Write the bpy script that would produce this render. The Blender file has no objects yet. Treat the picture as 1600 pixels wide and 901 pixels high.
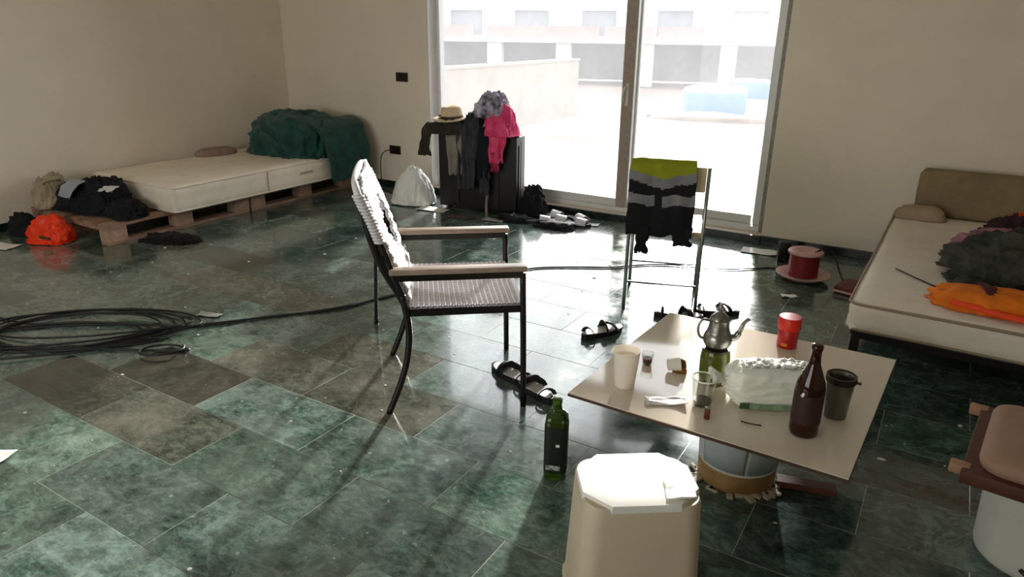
import bpy, bmesh, math, random
from mathutils import Vector, Matrix, Euler, noise
PI = math.pi
random.seed(7)
SC = bpy.context.scene
COL = SC.collection

# ------------------------------------------------------------------ camera
cam_d = bpy.data.cameras.new('camera'); cam = bpy.data.objects.new('camera', cam_d); COL.objects.link(cam)
cam_d.sensor_width = 36; cam_d.lens = 24.75; cam_d.clip_start = 0.02; cam_d.clip_end = 500
def cam_axes(yaw, pitch, roll):
    y, p, q = (math.radians(a) for a in (yaw, pitch, roll))
    f = Vector((math.sin(y)*math.cos(p), math.cos(y)*math.cos(p), -math.sin(p)))
    r0 = Vector((math.cos(y), -math.sin(y), 0)); u0 = r0.cross(f)
    return math.cos(q)*r0 + math.sin(q)*u0, -math.sin(q)*r0 + math.cos(q)*u0, f
cr, cu, cf = cam_axes(-31.38, 20.243, 0.602)
m = Matrix((cr, cu, -cf)).transposed().to_4x4(); m.translation = Vector((0, 0, 1.45))
cam.matrix_world = m
SC.camera = cam

# ------------------------------------------------------------------ sky, exposure
W = bpy.data.worlds.new('overcast_sky'); SC.world = W; W.use_nodes = True
nt = W.node_tree; bg = nt.nodes['Background']
tc = nt.nodes.new('ShaderNodeTexCoord'); sx = nt.nodes.new('ShaderNodeSeparateXYZ')
rmp = nt.nodes.new('ShaderNodeValToRGB'); nt.links.new(tc.outputs['Generated'], sx.inputs[0])
nt.links.new(sx.outputs['Z'], rmp.inputs[0]); nt.links.new(rmp.outputs[0], bg.inputs[0])
rmp.color_ramp.elements[0].position = 0.0; rmp.color_ramp.elements[0].color = (1.0, .985, .96, 1)
rmp.color_ramp.elements[1].position = 0.9; rmp.color_ramp.elements[1].color = (.80, .86, .95, 1)
bg.inputs[1].default_value = 1.0
sun_d = bpy.data.lights.new('hazy_sun', 'SUN'); sun_d.energy = 2.4; sun_d.angle = math.radians(3.6); sun_d.color = (1, .97, .93)
sun = bpy.data.objects.new('hazy_sun', sun_d); COL.objects.link(sun); sun.location = (-8, 30, 15)
sun.rotation_euler = Vector((.27, -1, -math.tan(math.radians(16.5))*1.036)).to_track_quat('-Z', 'Y').to_euler()
vs = SC.view_settings
vs.view_transform = 'Standard'; vs.look = 'None'; vs.gamma = 1.0; vs.use_curve_mapping = False
vs.exposure = 2.4
SC.cycles.use_denoising = True
SC.cycles.max_bounces = 10; SC.cycles.diffuse_bounces = 6; SC.cycles.transparent_max_bounces = 16
SC.cycles.sample_clamp_indirect = 6.0
SC.cycles.caustics_reflective = False; SC.cycles.caustics_refractive = False

def portal(name, loc, rot, w, h):                       # guides sky sampling through a wall opening, emits nothing itself
    d = bpy.data.lights.new(name, 'AREA'); d.shape = 'RECTANGLE'; d.size = w; d.size_y = h
    d.cycles.is_portal = True
    o = bpy.data.objects.new(name, d); COL.objects.link(o); o.location = loc; o.rotation_euler = rot
portal('door_portal', (-2.535, 5.40, 1.19), (-PI/2, 0, 0), 3.1, 2.3)
portal('rear_portal', (-2.5, -2.72, 1.35), (PI/2, 0, 0), 3.5, 1.75)

# ------------------------------------------------------------------ materials
def lin(c):
    if isinstance(c, str):
        c = c.lstrip('#'); c = [int(c[i:i+2], 16)/255 for i in (0, 2, 4)]
        return tuple((x/12.92 if x <= .04045 else ((x+.055)/1.055)**2.4) for x in c) + (1,)
    return tuple(c) + (1,)
MATS = {}
def mat(name, col, rough=.6, metal=0., var=0., vscale=8., bump=0., bscale=60., trans=0., spec=.5, sheen=0., col2=None, alpha=1., ior=1.45, subs=0., stretch=None):
    if name in MATS: return MATS[name]
    M = bpy.data.materials.new(name); M.use_nodes = True; t = M.node_tree; b = t.nodes['Principled BSDF']
    b.inputs['Base Color'].default_value = lin(col); b.inputs['Roughness'].default_value = rough
    b.inputs['Metallic'].default_value = metal; b.inputs['Transmission Weight'].default_value = trans
    b.inputs['Specular IOR Level'].default_value = spec; b.inputs['IOR'].default_value = ior
    b.inputs['Sheen Weight'].default_value = sheen; b.inputs['Alpha'].default_value = alpha
    if subs:
        b.inputs['Subsurface Weight'].default_value = subs; b.inputs['Subsurface Radius'].default_value = (.02, .02, .02)
    co = t.nodes.new('ShaderNodeTexCoord')
    src = co.outputs['Object']
    if stretch:
        mp = t.nodes.new('ShaderNodeMapping'); mp.inputs['Scale'].default_value = stretch
        t.links.new(src, mp.inputs[0]); src = mp.outputs[0]
    if var or col2:
        n = t.nodes.new('ShaderNodeTexNoise'); n.inputs['Scale'].default_value = vscale; n.inputs['Detail'].default_value = 6
        n.inputs['Roughness'].default_value = .65
        t.links.new(src, n.inputs['Vector'])
        r = t.nodes.new('ShaderNodeValToRGB'); r.color_ramp.elements[0].position = .35; r.color_ramp.elements[1].position = .65
        c = lin(col)
        if col2:
            r.color_ramp.elements[0].color = c; r.color_ramp.elements[1].color = lin(col2)
        else:
            r.color_ramp.elements[0].color = tuple(x*(1-var) for x in c[:3])+(1,)
            r.color_ramp.elements[1].color = tuple(min(1, x*(1+var)) for x in c[:3])+(1,)
        t.links.new(n.outputs[0], r.inputs[0]); t.links.new(r.outputs[0], b.inputs['Base Color'])
    if bump:
        n2 = t.nodes.new('ShaderNodeTexNoise'); n2.inputs['Scale'].default_value = bscale; n2.inputs['Detail'].default_value = 4
        t.links.new(src, n2.inputs['Vector'])
        bp = t.nodes.new('ShaderNodeBump'); bp.inputs['Strength'].default_value = bump; bp.inputs['Distance'].default_value = .01
        t.links.new(n2.outputs[0], bp.inputs['Height']); t.links.new(bp.outputs[0], b.inputs['Normal'])
    MATS[name] = M
    return M

def marble_tile():
    M = bpy.data.materials.new('green_marble'); M.use_nodes = True; t = M.node_tree; b = t.nodes['Principled BSDF']
    N = t.nodes.new; L = t.links.new
    g = N('ShaderNodeNewGeometry'); oi = N('ShaderNodeObjectInfo')
    mul = N('ShaderNodeVectorMath'); mul.operation = 'SCALE'; mul.inputs[0].default_value = (37, 53, 11); L(oi.outputs['Random'], mul.inputs['Scale'])
    add = N('ShaderNodeVectorMath'); L(g.outputs['Position'], add.inputs[0]); L(mul.outputs[0], add.inputs[1])
    warp = N('ShaderNodeTexNoise'); warp.inputs['Scale'].default_value = 3.5; warp.inputs['Detail'].default_value = 5; L(add.outputs[0], warp.inputs['Vector'])
    n1 = N('ShaderNodeTexNoise'); n1.inputs['Scale'].default_value = 10; n1.inputs['Detail'].default_value = 11; n1.inputs['Roughness'].default_value = .78; n1.inputs['Distortion'].default_value = .45
    L(add.outputs[0], n1.inputs['Vector'])
    r1 = N('ShaderNodeValToRGB'); e = r1.color_ramp.elements
    e[0].position = .39; e[0].color = (.010, .017, .014, 1); e[1].position = .64; e[1].color = (.15, .225, .188, 1)
    k = e.new(.5); k.color = (.036, .072, .057, 1)
    st_ = N('ShaderNodeMapping'); st_.inputs['Rotation'].default_value = (0, 0, .9); st_.inputs['Scale'].default_value = (1, 2.6, 1); L(add.outputs[0], st_.inputs[0])
    n3 = N('ShaderNodeTexNoise'); n3.inputs['Scale'].default_value = 24; n3.inputs['Detail'].default_value = 6; n3.inputs['Roughness'].default_value = .7; L(st_.outputs[0], n3.inputs['Vector'])
    nm = N('ShaderNodeMix'); nm.data_type = 'FLOAT'; nm.inputs[0].default_value = .42; L(n1.outputs[0], nm.inputs[2]); L(n3.outputs[0], nm.inputs[3])
    L(nm.outputs[0], r1.inputs[0])
    # veins
    mm = N('ShaderNodeMix'); mm.data_type = 'VECTOR'; mm.inputs[0].default_value = .28; L(add.outputs[0], mm.inputs[4]); L(warp.outputs['Color'], mm.inputs[5])
    vo = N('ShaderNodeTexNoise'); vo.inputs['Scale'].default_value = 4.2; vo.inputs['Detail'].default_value = 7; vo.inputs['Roughness'].default_value = .6; vo.inputs['Distortion'].default_value = .9; L(mm.outputs[1], vo.inputs['Vector'])
    rv = N('ShaderNodeValToRGB'); ee = rv.color_ramp.elements; ee[0].position = .47; ee[0].color = (0, 0, 0, 1); ee[1].position = .53; ee[1].color = (0, 0, 0, 1); kk = ee.new(.5); kk.color = (.38, .38, .38, 1)
    L(vo.outputs[0], rv.inputs[0])
    mv = N('ShaderNodeMix'); mv.data_type = 'RGBA'; mv.inputs[7].default_value = (.20, .29, .25, 1)
    L(rv.outputs[0], mv.inputs[0]); L(r1.outputs[0], mv.inputs[6])
    # own tone of each slab
    mt = N('ShaderNodeMix'); mt.data_type = 'RGBA'; mt.blend_type = 'MULTIPLY'; mt.inputs[0].default_value = 1
    L(oi.outputs['Color'], mt.inputs[7])
    # plaster dust and specks, plus a painted fall-off of light across the floor
    d1 = N('ShaderNodeTexNoise'); d1.inputs['Scale'].default_value = 3.4; d1.inputs['Detail'].default_value = 12; d1.inputs['Roughness'].default_value = .75; L(g.outputs['Position'], d1.inputs['Vector'])
    rd = N('ShaderNodeValToRGB'); rd.color_ramp.elements[0].position = .40; rd.color_ramp.elements[0].color = (0, 0, 0, 1); rd.color_ramp.elements[1].position = .70; rd.color_ramp.elements[1].color = (.50, .50, .50, 1)
    L(d1.outputs[0], rd.inputs[0])
    d2 = N('ShaderNodeTexNoise'); d2.inputs['Scale'].default_value = 34; d2.inputs['Detail'].default_value = 3; L(g.outputs['Position'], d2.inputs['Vector'])
    rs = N('ShaderNodeValToRGB'); rs.color_ramp.elements[0].position = .66; rs.color_ramp.elements[0].color = (0, 0, 0, 1); rs.color_ramp.elements[1].position = .74; rs.color_ramp.elements[1].color = (.6, .6, .6, 1)
    L(d2.outputs[0], rs.inputs[0])
    mx = N('ShaderNodeMath'); mx.operation = 'MAXIMUM'; L(rd.outputs[0], mx.inputs[0]); L(rs.outputs[0], mx.inputs[1])
    sp_ = N('ShaderNodeSeparateXYZ'); L(g.outputs['Position'], sp_.inputs[0])
    gx = N('ShaderNodeMapRange'); gx.inputs[1].default_value = -1.35; gx.inputs[2].default_value = -.35; gx.inputs[3].default_value = 1.; gx.inputs[4].default_value = .22; L(sp_.outputs['X'], gx.inputs[0])  # thins dust to the right, also painting sunlit floor into unlit floor
    mg = N('ShaderNodeMath'); mg.operation = 'MULTIPLY'; L(mx.outputs[0], mg.inputs[0]); L(gx.outputs[0], mg.inputs[1]); mx = mg
    md = N('ShaderNodeMix'); md.data_type = 'RGBA'; md.inputs[7].default_value = (.33, .375, .33, 1)
    L(mx.outputs[0], md.inputs[0]); L(mv.outputs[2], md.inputs[6]); L(md.outputs[2], mt.inputs[6]); L(mt.outputs[2], b.inputs['Base Color'])
    ra = N('ShaderNodeMapRange'); ra.inputs[1].default_value = 0; ra.inputs[2].default_value = .5; ra.inputs[3].default_value = .10; ra.inputs[4].default_value = .34
    L(mx.outputs[0], ra.inputs[0]); L(ra.outputs[0], b.inputs['Roughness'])
    bp = N('ShaderNodeBump'); bp.inputs['Strength'].default_value = .05; bp.inputs['Distance'].default_value = .01
    L(n1.outputs[0], bp.inputs['Height']); L(bp.outputs[0], b.inputs['Normal'])
    b.inputs['Specular IOR Level'].default_value = .5
    b.inputs['Coat Weight'].default_value = .45; b.inputs['Coat Roughness'].default_value = .06
    return M

def pane_glass():                                      # dusty, lightly smeared door glass
    M = bpy.data.materials.new('dusty_glass'); M.use_nodes = True; t = M.node_tree
    for n in list(t.nodes): t.nodes.remove(n)
    N = t.nodes.new; L = t.links.new
    out = N('ShaderNodeOutputMaterial'); tr = N('ShaderNodeBsdfTransparent'); gl = N('ShaderNodeBsdfGlossy'); gl.inputs['Roughness'].default_value = .02
    tl = N('ShaderNodeBsdfTranslucent'); tl.inputs[0].default_value = (.95, .96, 1, 1)
    tr.inputs[0].default_value = (.97, .975, .97, 1)
    fr = N('ShaderNodeFresnel'); fr.inputs[0].default_value = 1.3
    co = N('ShaderNodeTexCoord'); no = N('ShaderNodeTexNoise'); no.inputs['Scale'].default_value = 3; no.inputs['Detail'].default_value = 5; L(co.outputs['Object'], no.inputs['Vector'])
    mr = N('ShaderNodeMapRange'); mr.inputs[3].default_value = .04; mr.inputs[4].default_value = .07; L(no.outputs[0], mr.inputs[0])
    m1 = N('ShaderNodeMixShader'); L(mr.outputs[0], m1.inputs[0]); L(tr.outputs[0], m1.inputs[1]); L(tl.outputs[0], m1.inputs[2])
    m2 = N('ShaderNodeMixShader'); L(fr.outputs[0], m2.inputs[0]); L(m1.outputs[0], m2.inputs[1]); L(gl.outputs[0], m2.inputs[2])
    L(m2.outputs[0], out.inputs[0])
    return M

# ------------------------------------------------------------------ mesh helpers
class MB:
    def __init__(s): s.v = []; s.f = []; s.mi = []
    def add(s, v, f, mi=0):
        o = len(s.v); s.v += [tuple(p) for p in v]; s.f += [tuple(i+o for i in q) for q in f]; s.mi += [mi]*len(f)
        return s
    def box(s, c, d, rot=None, bev=0., mi=0):
        c = Vector(c); hx, hy, hz = d[0]/2, d[1]/2, d[2]/2
        if bev <= 0:
            v = [Vector((x, y, z)) for x in (-hx, hx) for y in (-hy, hy) for z in (-hz, hz)]
            f = [(0,1,3,2), (4,6,7,5), (0,4,5,1), (2,3,7,6), (0,2,6,4), (1,5,7,3)]
        else:
            bm = bmesh.new(); bmesh.ops.create_cube(bm, size=1)
            for q in bm.verts: q.co = Vector((q.co.x*d[0], q.co.y*d[1], q.co.z*d[2]))
            bmesh.ops.bevel(bm, geom=bm.edges[:], offset=bev, segments=2, affect='EDGES', profile=.6)
            bm.verts.index_update(); v = [q.co.copy() for q in bm.verts]; f = [tuple(q.index for q in ff.verts) for ff in bm.faces]; bm.free()
        if rot is not None:
            R = Euler(rot).to_matrix() if not isinstance(rot, Matrix) else rot
            v = [R @ q for q in v]
        return s.add([q+c for q in v], f, mi)
    def bar(s, a, b, w, h, up=(0, 0, 1), mi=0):           # box beam from a to b
        a = Vector(a); b = Vector(b); d = (b-a).normalized(); up = Vector(up)
        x = d.cross(up).normalized(); z = x.cross(d)
        v = [p + x*sx*w/2 + z*sz*h/2 for p in (a, b) for sx in (-1, 1) for sz in (-1, 1)]
        return s.add(v, [(0,1,3,2), (4,6,7,5), (0,4,5,1), (2,3,7,6), (0,2,6,4), (1,5,7,3)], mi)
    def tube(s, pts, r, n=10, closed=False, mi=0, flat=1.):
        pts = [Vector(p) for p in pts]; N = len(pts)
        rr = r if isinstance(r, (list, tuple)) else [r]*N
        t0 = (pts[1]-pts[0]).normalized(); nx = t0.orthogonal().normalized(); rings = []
        for i, p in enumerate(pts):
            if closed: t = (pts[(i+1) % N]-pts[i-1])
            else: t = (pts[min(i+1, N-1)]-pts[max(i-1, 0)])
            t = t.normalized() if t.length > 1e-9 else t0
            nx = (nx - t*nx.dot(t)); nx = nx.normalized() if nx.length > 1e-6 else t.orthogonal().normalized()
            ny = t.cross(nx)
            rings.append([p + nx*math.cos(2*PI*k/n)*rr[i] + ny*math.sin(2*PI*k/n)*rr[i]*flat for k in range(n)])
        v = [q for g in rings for q in g]; f = []
        for i in range(N if closed else N-1):
            a = i*n; b = ((i+1) % N)*n
            for k in range(n): f.append((a+k, a+(k+1) % n, b+(k+1) % n, b+k))
        if not closed: f.append(tuple(range(n))[::-1]); f.append(tuple(range((N-1)*n, N*n)))
        return s.add(v, f, mi)
    def lathe(s, prof, n=28, c=(0, 0, 0), sq=0., mi=0, sx=1., sy=1., cap=True):      # prof: (r, z); sq>0 squares the section
        c = Vector(c); v = []; f = []
        def rad(a, r):
            if not sq: return r
            e = 2 + sq; return r/((abs(math.cos(a))**e + abs(math.sin(a))**e)**(1/e))
        for r, z in prof:
            for k in range(n):
                a = 2*PI*k/n; q = rad(a, max(r, 1e-4)); v.append(c + Vector((q*math.cos(a)*sx, q*math.sin(a)*sy, z)))
        for i in range(len(prof)-1):
            for k in range(n):
                f.append((i*n+k, i*n+(k+1) % n, (i+1)*n+(k+1) % n, (i+1)*n+k))
        if cap: f.append(tuple(range(n))[::-1]); f.append(tuple(range((len(prof)-1)*n, len(prof)*n)))
        return s.add(v, f, mi)
    def grid(s, fn, nu, nv, mi=0):
        v = [fn(i/nu, j/nv) for j in range(nv+1) for i in range(nu+1)]
        f = []; o = len(s.v)
        for j in range(nv):
            for i in range(nu): f.append((j*(nu+1)+i, j*(nu+1)+i+1, (j+1)*(nu+1)+i+1, (j+1)*(nu+1)+i))
        s.add(v, f)
        s.mi[-len(f):] = [mi(((k % nu)+.5)/nu, ((k//nu)+.5)/nv) if callable(mi) else mi for k in range(len(f))]
        return s
    def xf(s, M):
        s.v = [tuple(M @ Vector(p)) for p in s.v]; return s
    def build(s, name, m, parent=None, loc=(0, 0, 0), rz=0., smooth=False, solid=0., flipfix=True, sub=0):
        me = bpy.data.meshes.new(name); me.from_pydata(s.v, [], s.f)
        if flipfix:
            bm = bmesh.new(); bm.from_mesh(me); bmesh.ops.recalc_face_normals(bm, faces=bm.faces[:]); bm.to_mesh(me); bm.free()
        for q in (m if isinstance(m, (list, tuple)) else [m]): me.materials.append(q)
        if any(s.mi): me.polygons.foreach_set('material_index', s.mi)
        if smooth:
            me.polygons.foreach_set('use_smooth', [True]*len(me.polygons))
            if smooth is not True: me.set_sharp_from_angle(angle=math.radians(smooth))
        o = bpy.data.objects.new(name, me); COL.objects.link(o)
        o.parent = parent; o.location = loc; o.rotation_euler = (0, 0, rz)
        if solid:
            md = o.modifiers.new('thickness', 'SOLIDIFY'); md.thickness = solid; md.offset = 0
        if sub:
            md = o.modifiers.new('smooth', 'SUBSURF'); md.levels = sub; md.render_levels = sub
        return o

def tag(o, label=None, cat=None, group=None, kind=None):
    if label: o['label'] = label
    if cat: o['category'] = cat
    if group: o['group'] = group
    if kind: o['kind'] = kind
    return o
def thing(name, loc, rz, label, cat, group=None, rot=None):
    o = bpy.data.objects.new(name, None); COL.objects.link(o); o.empty_display_size = .05
    o.location = loc; o.rotation_euler = rot or (0, 0, rz)
    return tag(o, label, cat, group)
def copy_thing(o, loc, rz, label, group=None, scale=None, rot=None):
    c = o.copy(); COL.objects.link(c); c.location = loc; c.rotation_euler = rot or (0, 0, rz)
    c['label'] = label
    if group: c['group'] = group
    if scale: c.scale = (scale,)*3
    for ch in list(o.children):
        d = ch.copy(); COL.objects.link(d); d.parent = c
        for g in list(ch.children):
            e = g.copy(); COL.objects.link(e); e.parent = d
    return c
def spline(pts, n=10, closed=False):
    P = [Vector(p) for p in pts]; out = []; N = len(P)
    rng = range(N) if closed else range(N-1)
    for i in rng:
        a = P[(i-1) % N] if closed or i > 0 else P[0]; b = P[i]; c = P[(i+1) % N]; d = P[(i+2) % N] if closed or i+2 < N else P[-1]
        for k in range(n):
            t = k/n
            out.append(.5*((2*b) + (c-a)*t + (2*a-5*b+4*c-d)*t*t + (3*b-a-3*c+d)*t**3))
    if not closed: out.append(P[-1])
    return out
def ridge(p): return (1-min(1, abs(noise.noise(p))*2.2))**2
def heap(dims, seed, sub=5, fold=.16, freq=2.6, squash=.55, stretch=(1, 1, 1), lump=.22, power=2.6):
    """rumpled cloth lying in a heap: half-sunk rounded block whose skin is folded by ridged noise"""
    bm = bmesh.new(); bmesh.ops.create_icosphere(bm, subdivisions=sub, radius=1)
    off = Vector((seed*3.17, seed*1.31, seed*7.7)); mb = MB(); vv = []
    for v in bm.verts:
        p = v.co.normalized(); e = power
        r = 1/((abs(p.x)**e+abs(p.y)**e+abs(p.z)**e)**(1/e)); q = p*r
        s = Vector((q.x*stretch[0], q.y*stretch[1], q.z*stretch[2]))
        w = s + Vector((noise.noise(s*1.3+off), noise.noise(s*1.3+off+Vector((9, 2, 1))), noise.noise(s*1.3-off)))*.55
        h = lump*noise.noise(s*1.1+off*2) + fold*ridge(w*freq+off) + fold*.16*ridge(w*freq*2.1-off) - fold*.5
        q = q*(1+h)
        z = q.z*dims[2]
        z = z if z > 0 else z*.06
        flare = 1+.12*max(0, .3-q.z)
        vv.append(Vector((q.x*dims[0]*flare, q.y*dims[1]*flare, z)))
    zmin = min(q.z for q in vv)
    bm.verts.index_update()
    mb.add([(q.x, q.y, q.z-zmin) for q in vv], [tuple(q.index for q in f.verts) for f in bm.faces]); bm.free()
    return mb
def drape(path, w0, w1, seed, nf=5, amp=.02, hem=.03, nu=40, nv=50, side=0., bands=0, notch=None):
    """sheet laid along path (list of (depth, z), local -y is towards the viewer), x across"""
    P = [Vector((0, d, z)) for d, z in path]; L = [0]
    for a, b in zip(P, P[1:]): L.append(L[-1]+(b-a).length)
    T = L[-1]; off = Vector((seed*2.3, seed*5.1, .7))
    def at(s):
        s = max(0, min(T-1e-6, s))
        for i in range(len(P)-1):
            if s <= L[i+1]:
                t = (s-L[i])/max(1e-9, L[i+1]-L[i]); d = (P[i+1]-P[i]).normalized(); return P[i].lerp(P[i+1], t), Vector((0, d.z, -d.y))
        return P[-1], Vector((0, -1, 0))
    def fn(u, v):
        vs_ = v
        h = 1+hem/T*noise.noise(Vector((u*5, seed, 2)))*1.6
        if notch: h *= 1-notch(u)
        p, n = at(v*T*h)
        n = n if n.y < 0 or n.z > 0 else -n
        k = v**1.2
        x = ((u-.5)*(w0+(w1-w0)*v)) + side*v + .02*noise.noise(Vector((v*4, u*2, seed)))
        f = amp*(.25+.75*k)*(math.sin(u*nf*1.7*PI+5*noise.noise(Vector((u*1.8, v*2.2, seed))))*.35+1.3*noise.noise(Vector((u*nf*1.1, v*2.6, seed*1.7)))+.9)
        return p + n*f + Vector((x, 0, 0))
    return MB().grid(fn, nu, nv, bands)

# ------------------------------------------------------------------ shared materials
M_plaster = mat('cream_plaster', '#e9ddcb', .85, var=.035, vscale=2.2, bump=.12, bscale=9)
M_ceil = mat('ceiling_paint', '#efeae0', .9, var=.02, vscale=3)
M_marble = marble_tile()
M_grout = mat('pale_grout', '#a3a79c', .25, var=.25, vscale=20)
M_skirt = mat('skirting_marble', '#1c2620', .25, var=.4, vscale=12)
M_pvc = mat('white_window_frame', '#dcdcd8', .35, var=.03, vscale=6)
M_pvcdust = mat('dusty_window_frame', '#8e8b80', .6, var=.3, vscale=60)
M_glass = pane_glass()
M_black = mat('black_plastic', '#15110f', .4, var=.2, vscale=30)
M_dark = mat('dark_painted_steel', '#17110f', .35, metal=.2, var=.25, vscale=40)
M_mesh = mat('white_woven_plastic', '#e4dfe2', .45, var=.05, vscale=50, bump=.1, bscale=200)
M_wood = mat('raw_pallet_wood', '#9a7a66', .8, var=.3, vscale=9, bump=.25, bscale=40, stretch=(6, .8, 6))
M_woodb = mat('pallet_block_wood', '#ad8d77', .85, var=.25, vscale=18, bump=.2, bscale=70)
M_arm = mat('grey_brown_arm_wood', '#9b8878', .45, var=.25, vscale=12, stretch=(1, 8, 8))
M_tick = mat('cream_mattress_ticking', '#f0e3d2', .9, var=.05, vscale=7, bump=.15, bscale=35)
M_white = mat('matte_white', '#efece4', .6, var=.04, vscale=9, bump=.05, bscale=30)
M_chrome = mat('grey_steel', '#9aa19c', .25, metal=.9, var=.1, vscale=20)
M_cable = mat('black_cable_rubber', '#161613', .5)

# ================================================================== STRUCTURE
XL, YW, XR, YB, ZC = -5.86, 5.16, 2.4, -2.6, 2.75
def struct(name, mb, m, parent=None, **k):
    o = mb.build(name, m, parent, **k)
    if parent is None: o['kind'] = 'structure'
    return o
fl = struct('floor', MB().box(((XL+XR)/2, (YB+YW+.2)/2, -.0512), (XR-XL, YW+.2-YB, .1)), M_grout)
struct('ceiling', MB().box(((XL+XR)/2, (YB+YW)/2, ZC+.05), (XR-XL+.4, YW-YB+.4, .1)), M_ceil)
struct('wall_left', MB().box((XL-.1, (YB+YW)/2, ZC/2-.05), (.2, YW-YB+.4, ZC+.1)), M_plaster)
struct('wall_right', MB().box((XR+.1, (YB+YW)/2, ZC/2-.05), (.2, YW-YB+.4, ZC+.1)), M_plaster)
DX0, DX1, DZ0, DZ1 = -4.04, -1.03, .05, 2.32
WT = .24
wf = MB()
wf.box(((XL+DX0)/2, YW+WT/2, ZC/2-.05), (DX0-XL, WT, ZC+.1)); wf.box(((DX1+XR)/2, YW+WT/2, ZC/2-.05), (XR-DX1, WT, ZC+.1))
wf.box(((DX0+DX1)/2, YW+WT/2, (DZ1+ZC)/2), (DX1-DX0, WT, ZC-DZ1)); wf.box(((DX0+DX1)/2, YW+WT/2, DZ0/2-.05), (DX1-DX0, WT, DZ0+.1))
struct('wall_front', wf, M_plaster)
wb = MB(); bx0, bx1, bz0, bz1 = -4.2, -.8, .5, 2.2  # opening in the unseen wall, sized for the added fill light
wb.box(((XL+bx0)/2, YB-.1, ZC/2-.05), (bx0-XL, .2, ZC+.1)); wb.box(((bx1+XR)/2, YB-.1, ZC/2-.05), (XR-bx1, .2, ZC+.1))
wb.box(((bx0+bx1)/2, YB-.1, (bz1+ZC)/2), (bx1-bx0, .2, ZC-bz1)); wb.box(((bx0+bx1)/2, YB-.1, bz0/2-.05), (bx1-bx0, .2, bz0+.1))
struct('wall_back', wb, M_plaster)
struct('baseboard_left', MB().box((XL+.007, (YB+YW)/2, .03), (.014, YW-YB, .06), bev=.003), M_skirt)
bbf = MB().box(((XL+DX0)/2, YW-.007, .03), (DX0-XL-.03, .014, .06), bev=.003)
bbf.box(((DX1+XR)/2, YW-.007, .03), (XR-DX1, .014, .06), bev=.003)
struct('baseboard_front', bbf, M_skirt)
struct('trim_1', MB().box(((DX0+DX1)/2, YW-.01, .028), (DX1-DX0, .02, .056), bev=.003), M_skirt)

# marble tiles laid in half bond, each a piece of the floor
PX, PY, X0T, Y0T = .5985, .2988, -2.11, .8772
tmesh = {}; other = MB(); nt_ = 0
def tile_mesh(w, d):
    k = (round(w, 3), round(d, 3))
    if k not in tmesh:
        mb = MB(); g = .0014; hx, hy = w/2-g, d/2-g; c = .0006
        v = [(x*hx, y*hy, -.016) for x, y in ((-1,-1), (1,-1), (1,1), (-1,1))] + [(x*hx, y*hy, -c) for x, y in ((-1,-1), (1,-1), (1,1), (-1,1))] + [(x*(hx-c), y*(hy-c), 0) for x, y in ((-1,-1), (1,-1), (1,1), (-1,1))]
        f = [(8, 9, 10, 11)] + [(a+i, a+(i+1) % 4, a+4+(i+1) % 4, a+4+i) for a in (0, 4) for i in range(4)]
        me = bpy.data.meshes.new('tile'); me.from_pydata(v, [], f); me.materials.append(M_marble); tmesh[k] = me
    return tmesh[k]
j0 = int(math.floor((YB-Y0T)/PY)); j1 = int(math.ceil((YW-Y0T)/PY))
rt = random.Random(11)
for j in range(j0, j1+1):
    ya, yb = Y0T+j*PY, Y0T+(j+1)*PY
    ya, yb = max(ya, YB), min(yb, YW)
    if yb-ya < .02: continue
    offx = PX/2 if j % 2 == 0 else 0
    i0 = int(math.floor((XL-X0T-offx)/PX)); i1 = int(math.ceil((XR-X0T-offx)/PX))
    for i in range(i0, i1+1):
        xa, xb = max(X0T+offx+i*PX, XL), min(X0T+offx+(i+1)*PX, XR)
        if xb-xa < .02: continue
        cx, cy = (xa+xb)/2, (ya+yb)/2
        seen = yb > .55 and xb > -5.9 and xa < .95 and (xa < -.1 or yb > 1.2)
        if not seen:
            g = .0016; other.box((cx, cy, -.008), (xb-xa-2*g, yb-ya-2*g, .016)); continue
        o = bpy.data.objects.new('tile', tile_mesh(xb-xa, yb-ya)); COL.objects.link(o); o.parent = fl
        o.location = (cx, cy, rt.uniform(-.0006, .0)); o.rotation_euler = (rt.uniform(-.0016, .0016), rt.uniform(-.001, .001), 0)
        q = rt.random(); b = rt.uniform(.62, 1.3)
        c = (b, b, b) if q < .66 else ((b*.95, b*.74, b*.66) if q < .82 else (b*1.15, b*1.2, b*1.12))
        # the brown-black slab in the left foreground and its mate
        if abs(cx+2.71) < .1 and abs(cy-1.62) < .1: c = (.40, .29, .26)
        if abs(cx+3.01) < .1 and abs(cy-1.32) < .1: c = (.5, .38, .33)
        if abs(cx+3.85) < .32 and abs(cy-2.82) < .1: c = (.45, .37, .33)
        o.color = (*c, 1); nt_ += 1
oo = other.build('tile_field', M_marble, fl); oo['kind'] = 'stuff'

# sliding door: frame, two sashes, panes, handle
door = bpy.data.objects.new('door_1', None); COL.objects.link(door); door['kind'] = 'structure'; door.location = (DX0, YW+.07, DZ0)
door['label'] = 'wide white sliding glass door onto the terrace'
def rect_frame(mb, x0, x1, z0, z1, y0, y1, wl, wr, wbm, wt):
    yc, dy = (y0+y1)/2, y1-y0
    mb.box((x0+wl/2, yc, (z0+z1)/2), (wl, dy, z1-z0), bev=.004); mb.box((x1-wr/2, yc, (z0+z1)/2), (wr, dy, z1-z0), bev=.004)
    mb.box(((x0+x1)/2, yc, z0+wbm/2), (x1-x0-wl-wr, dy, wbm), bev=.004); mb.box(((x0+x1)/2, yc, z1-wt/2), (x1-x0-wl-wr, dy, wt), bev=.004)
OX, OZ = DX1-DX0, DZ1-DZ0
f = MB(); rect_frame(f, 0.001, OX-.001, 0.001, OZ-.001, .03, .15, .015, .05, .04, .05); f.build('frame', M_pvc, door)
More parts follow.
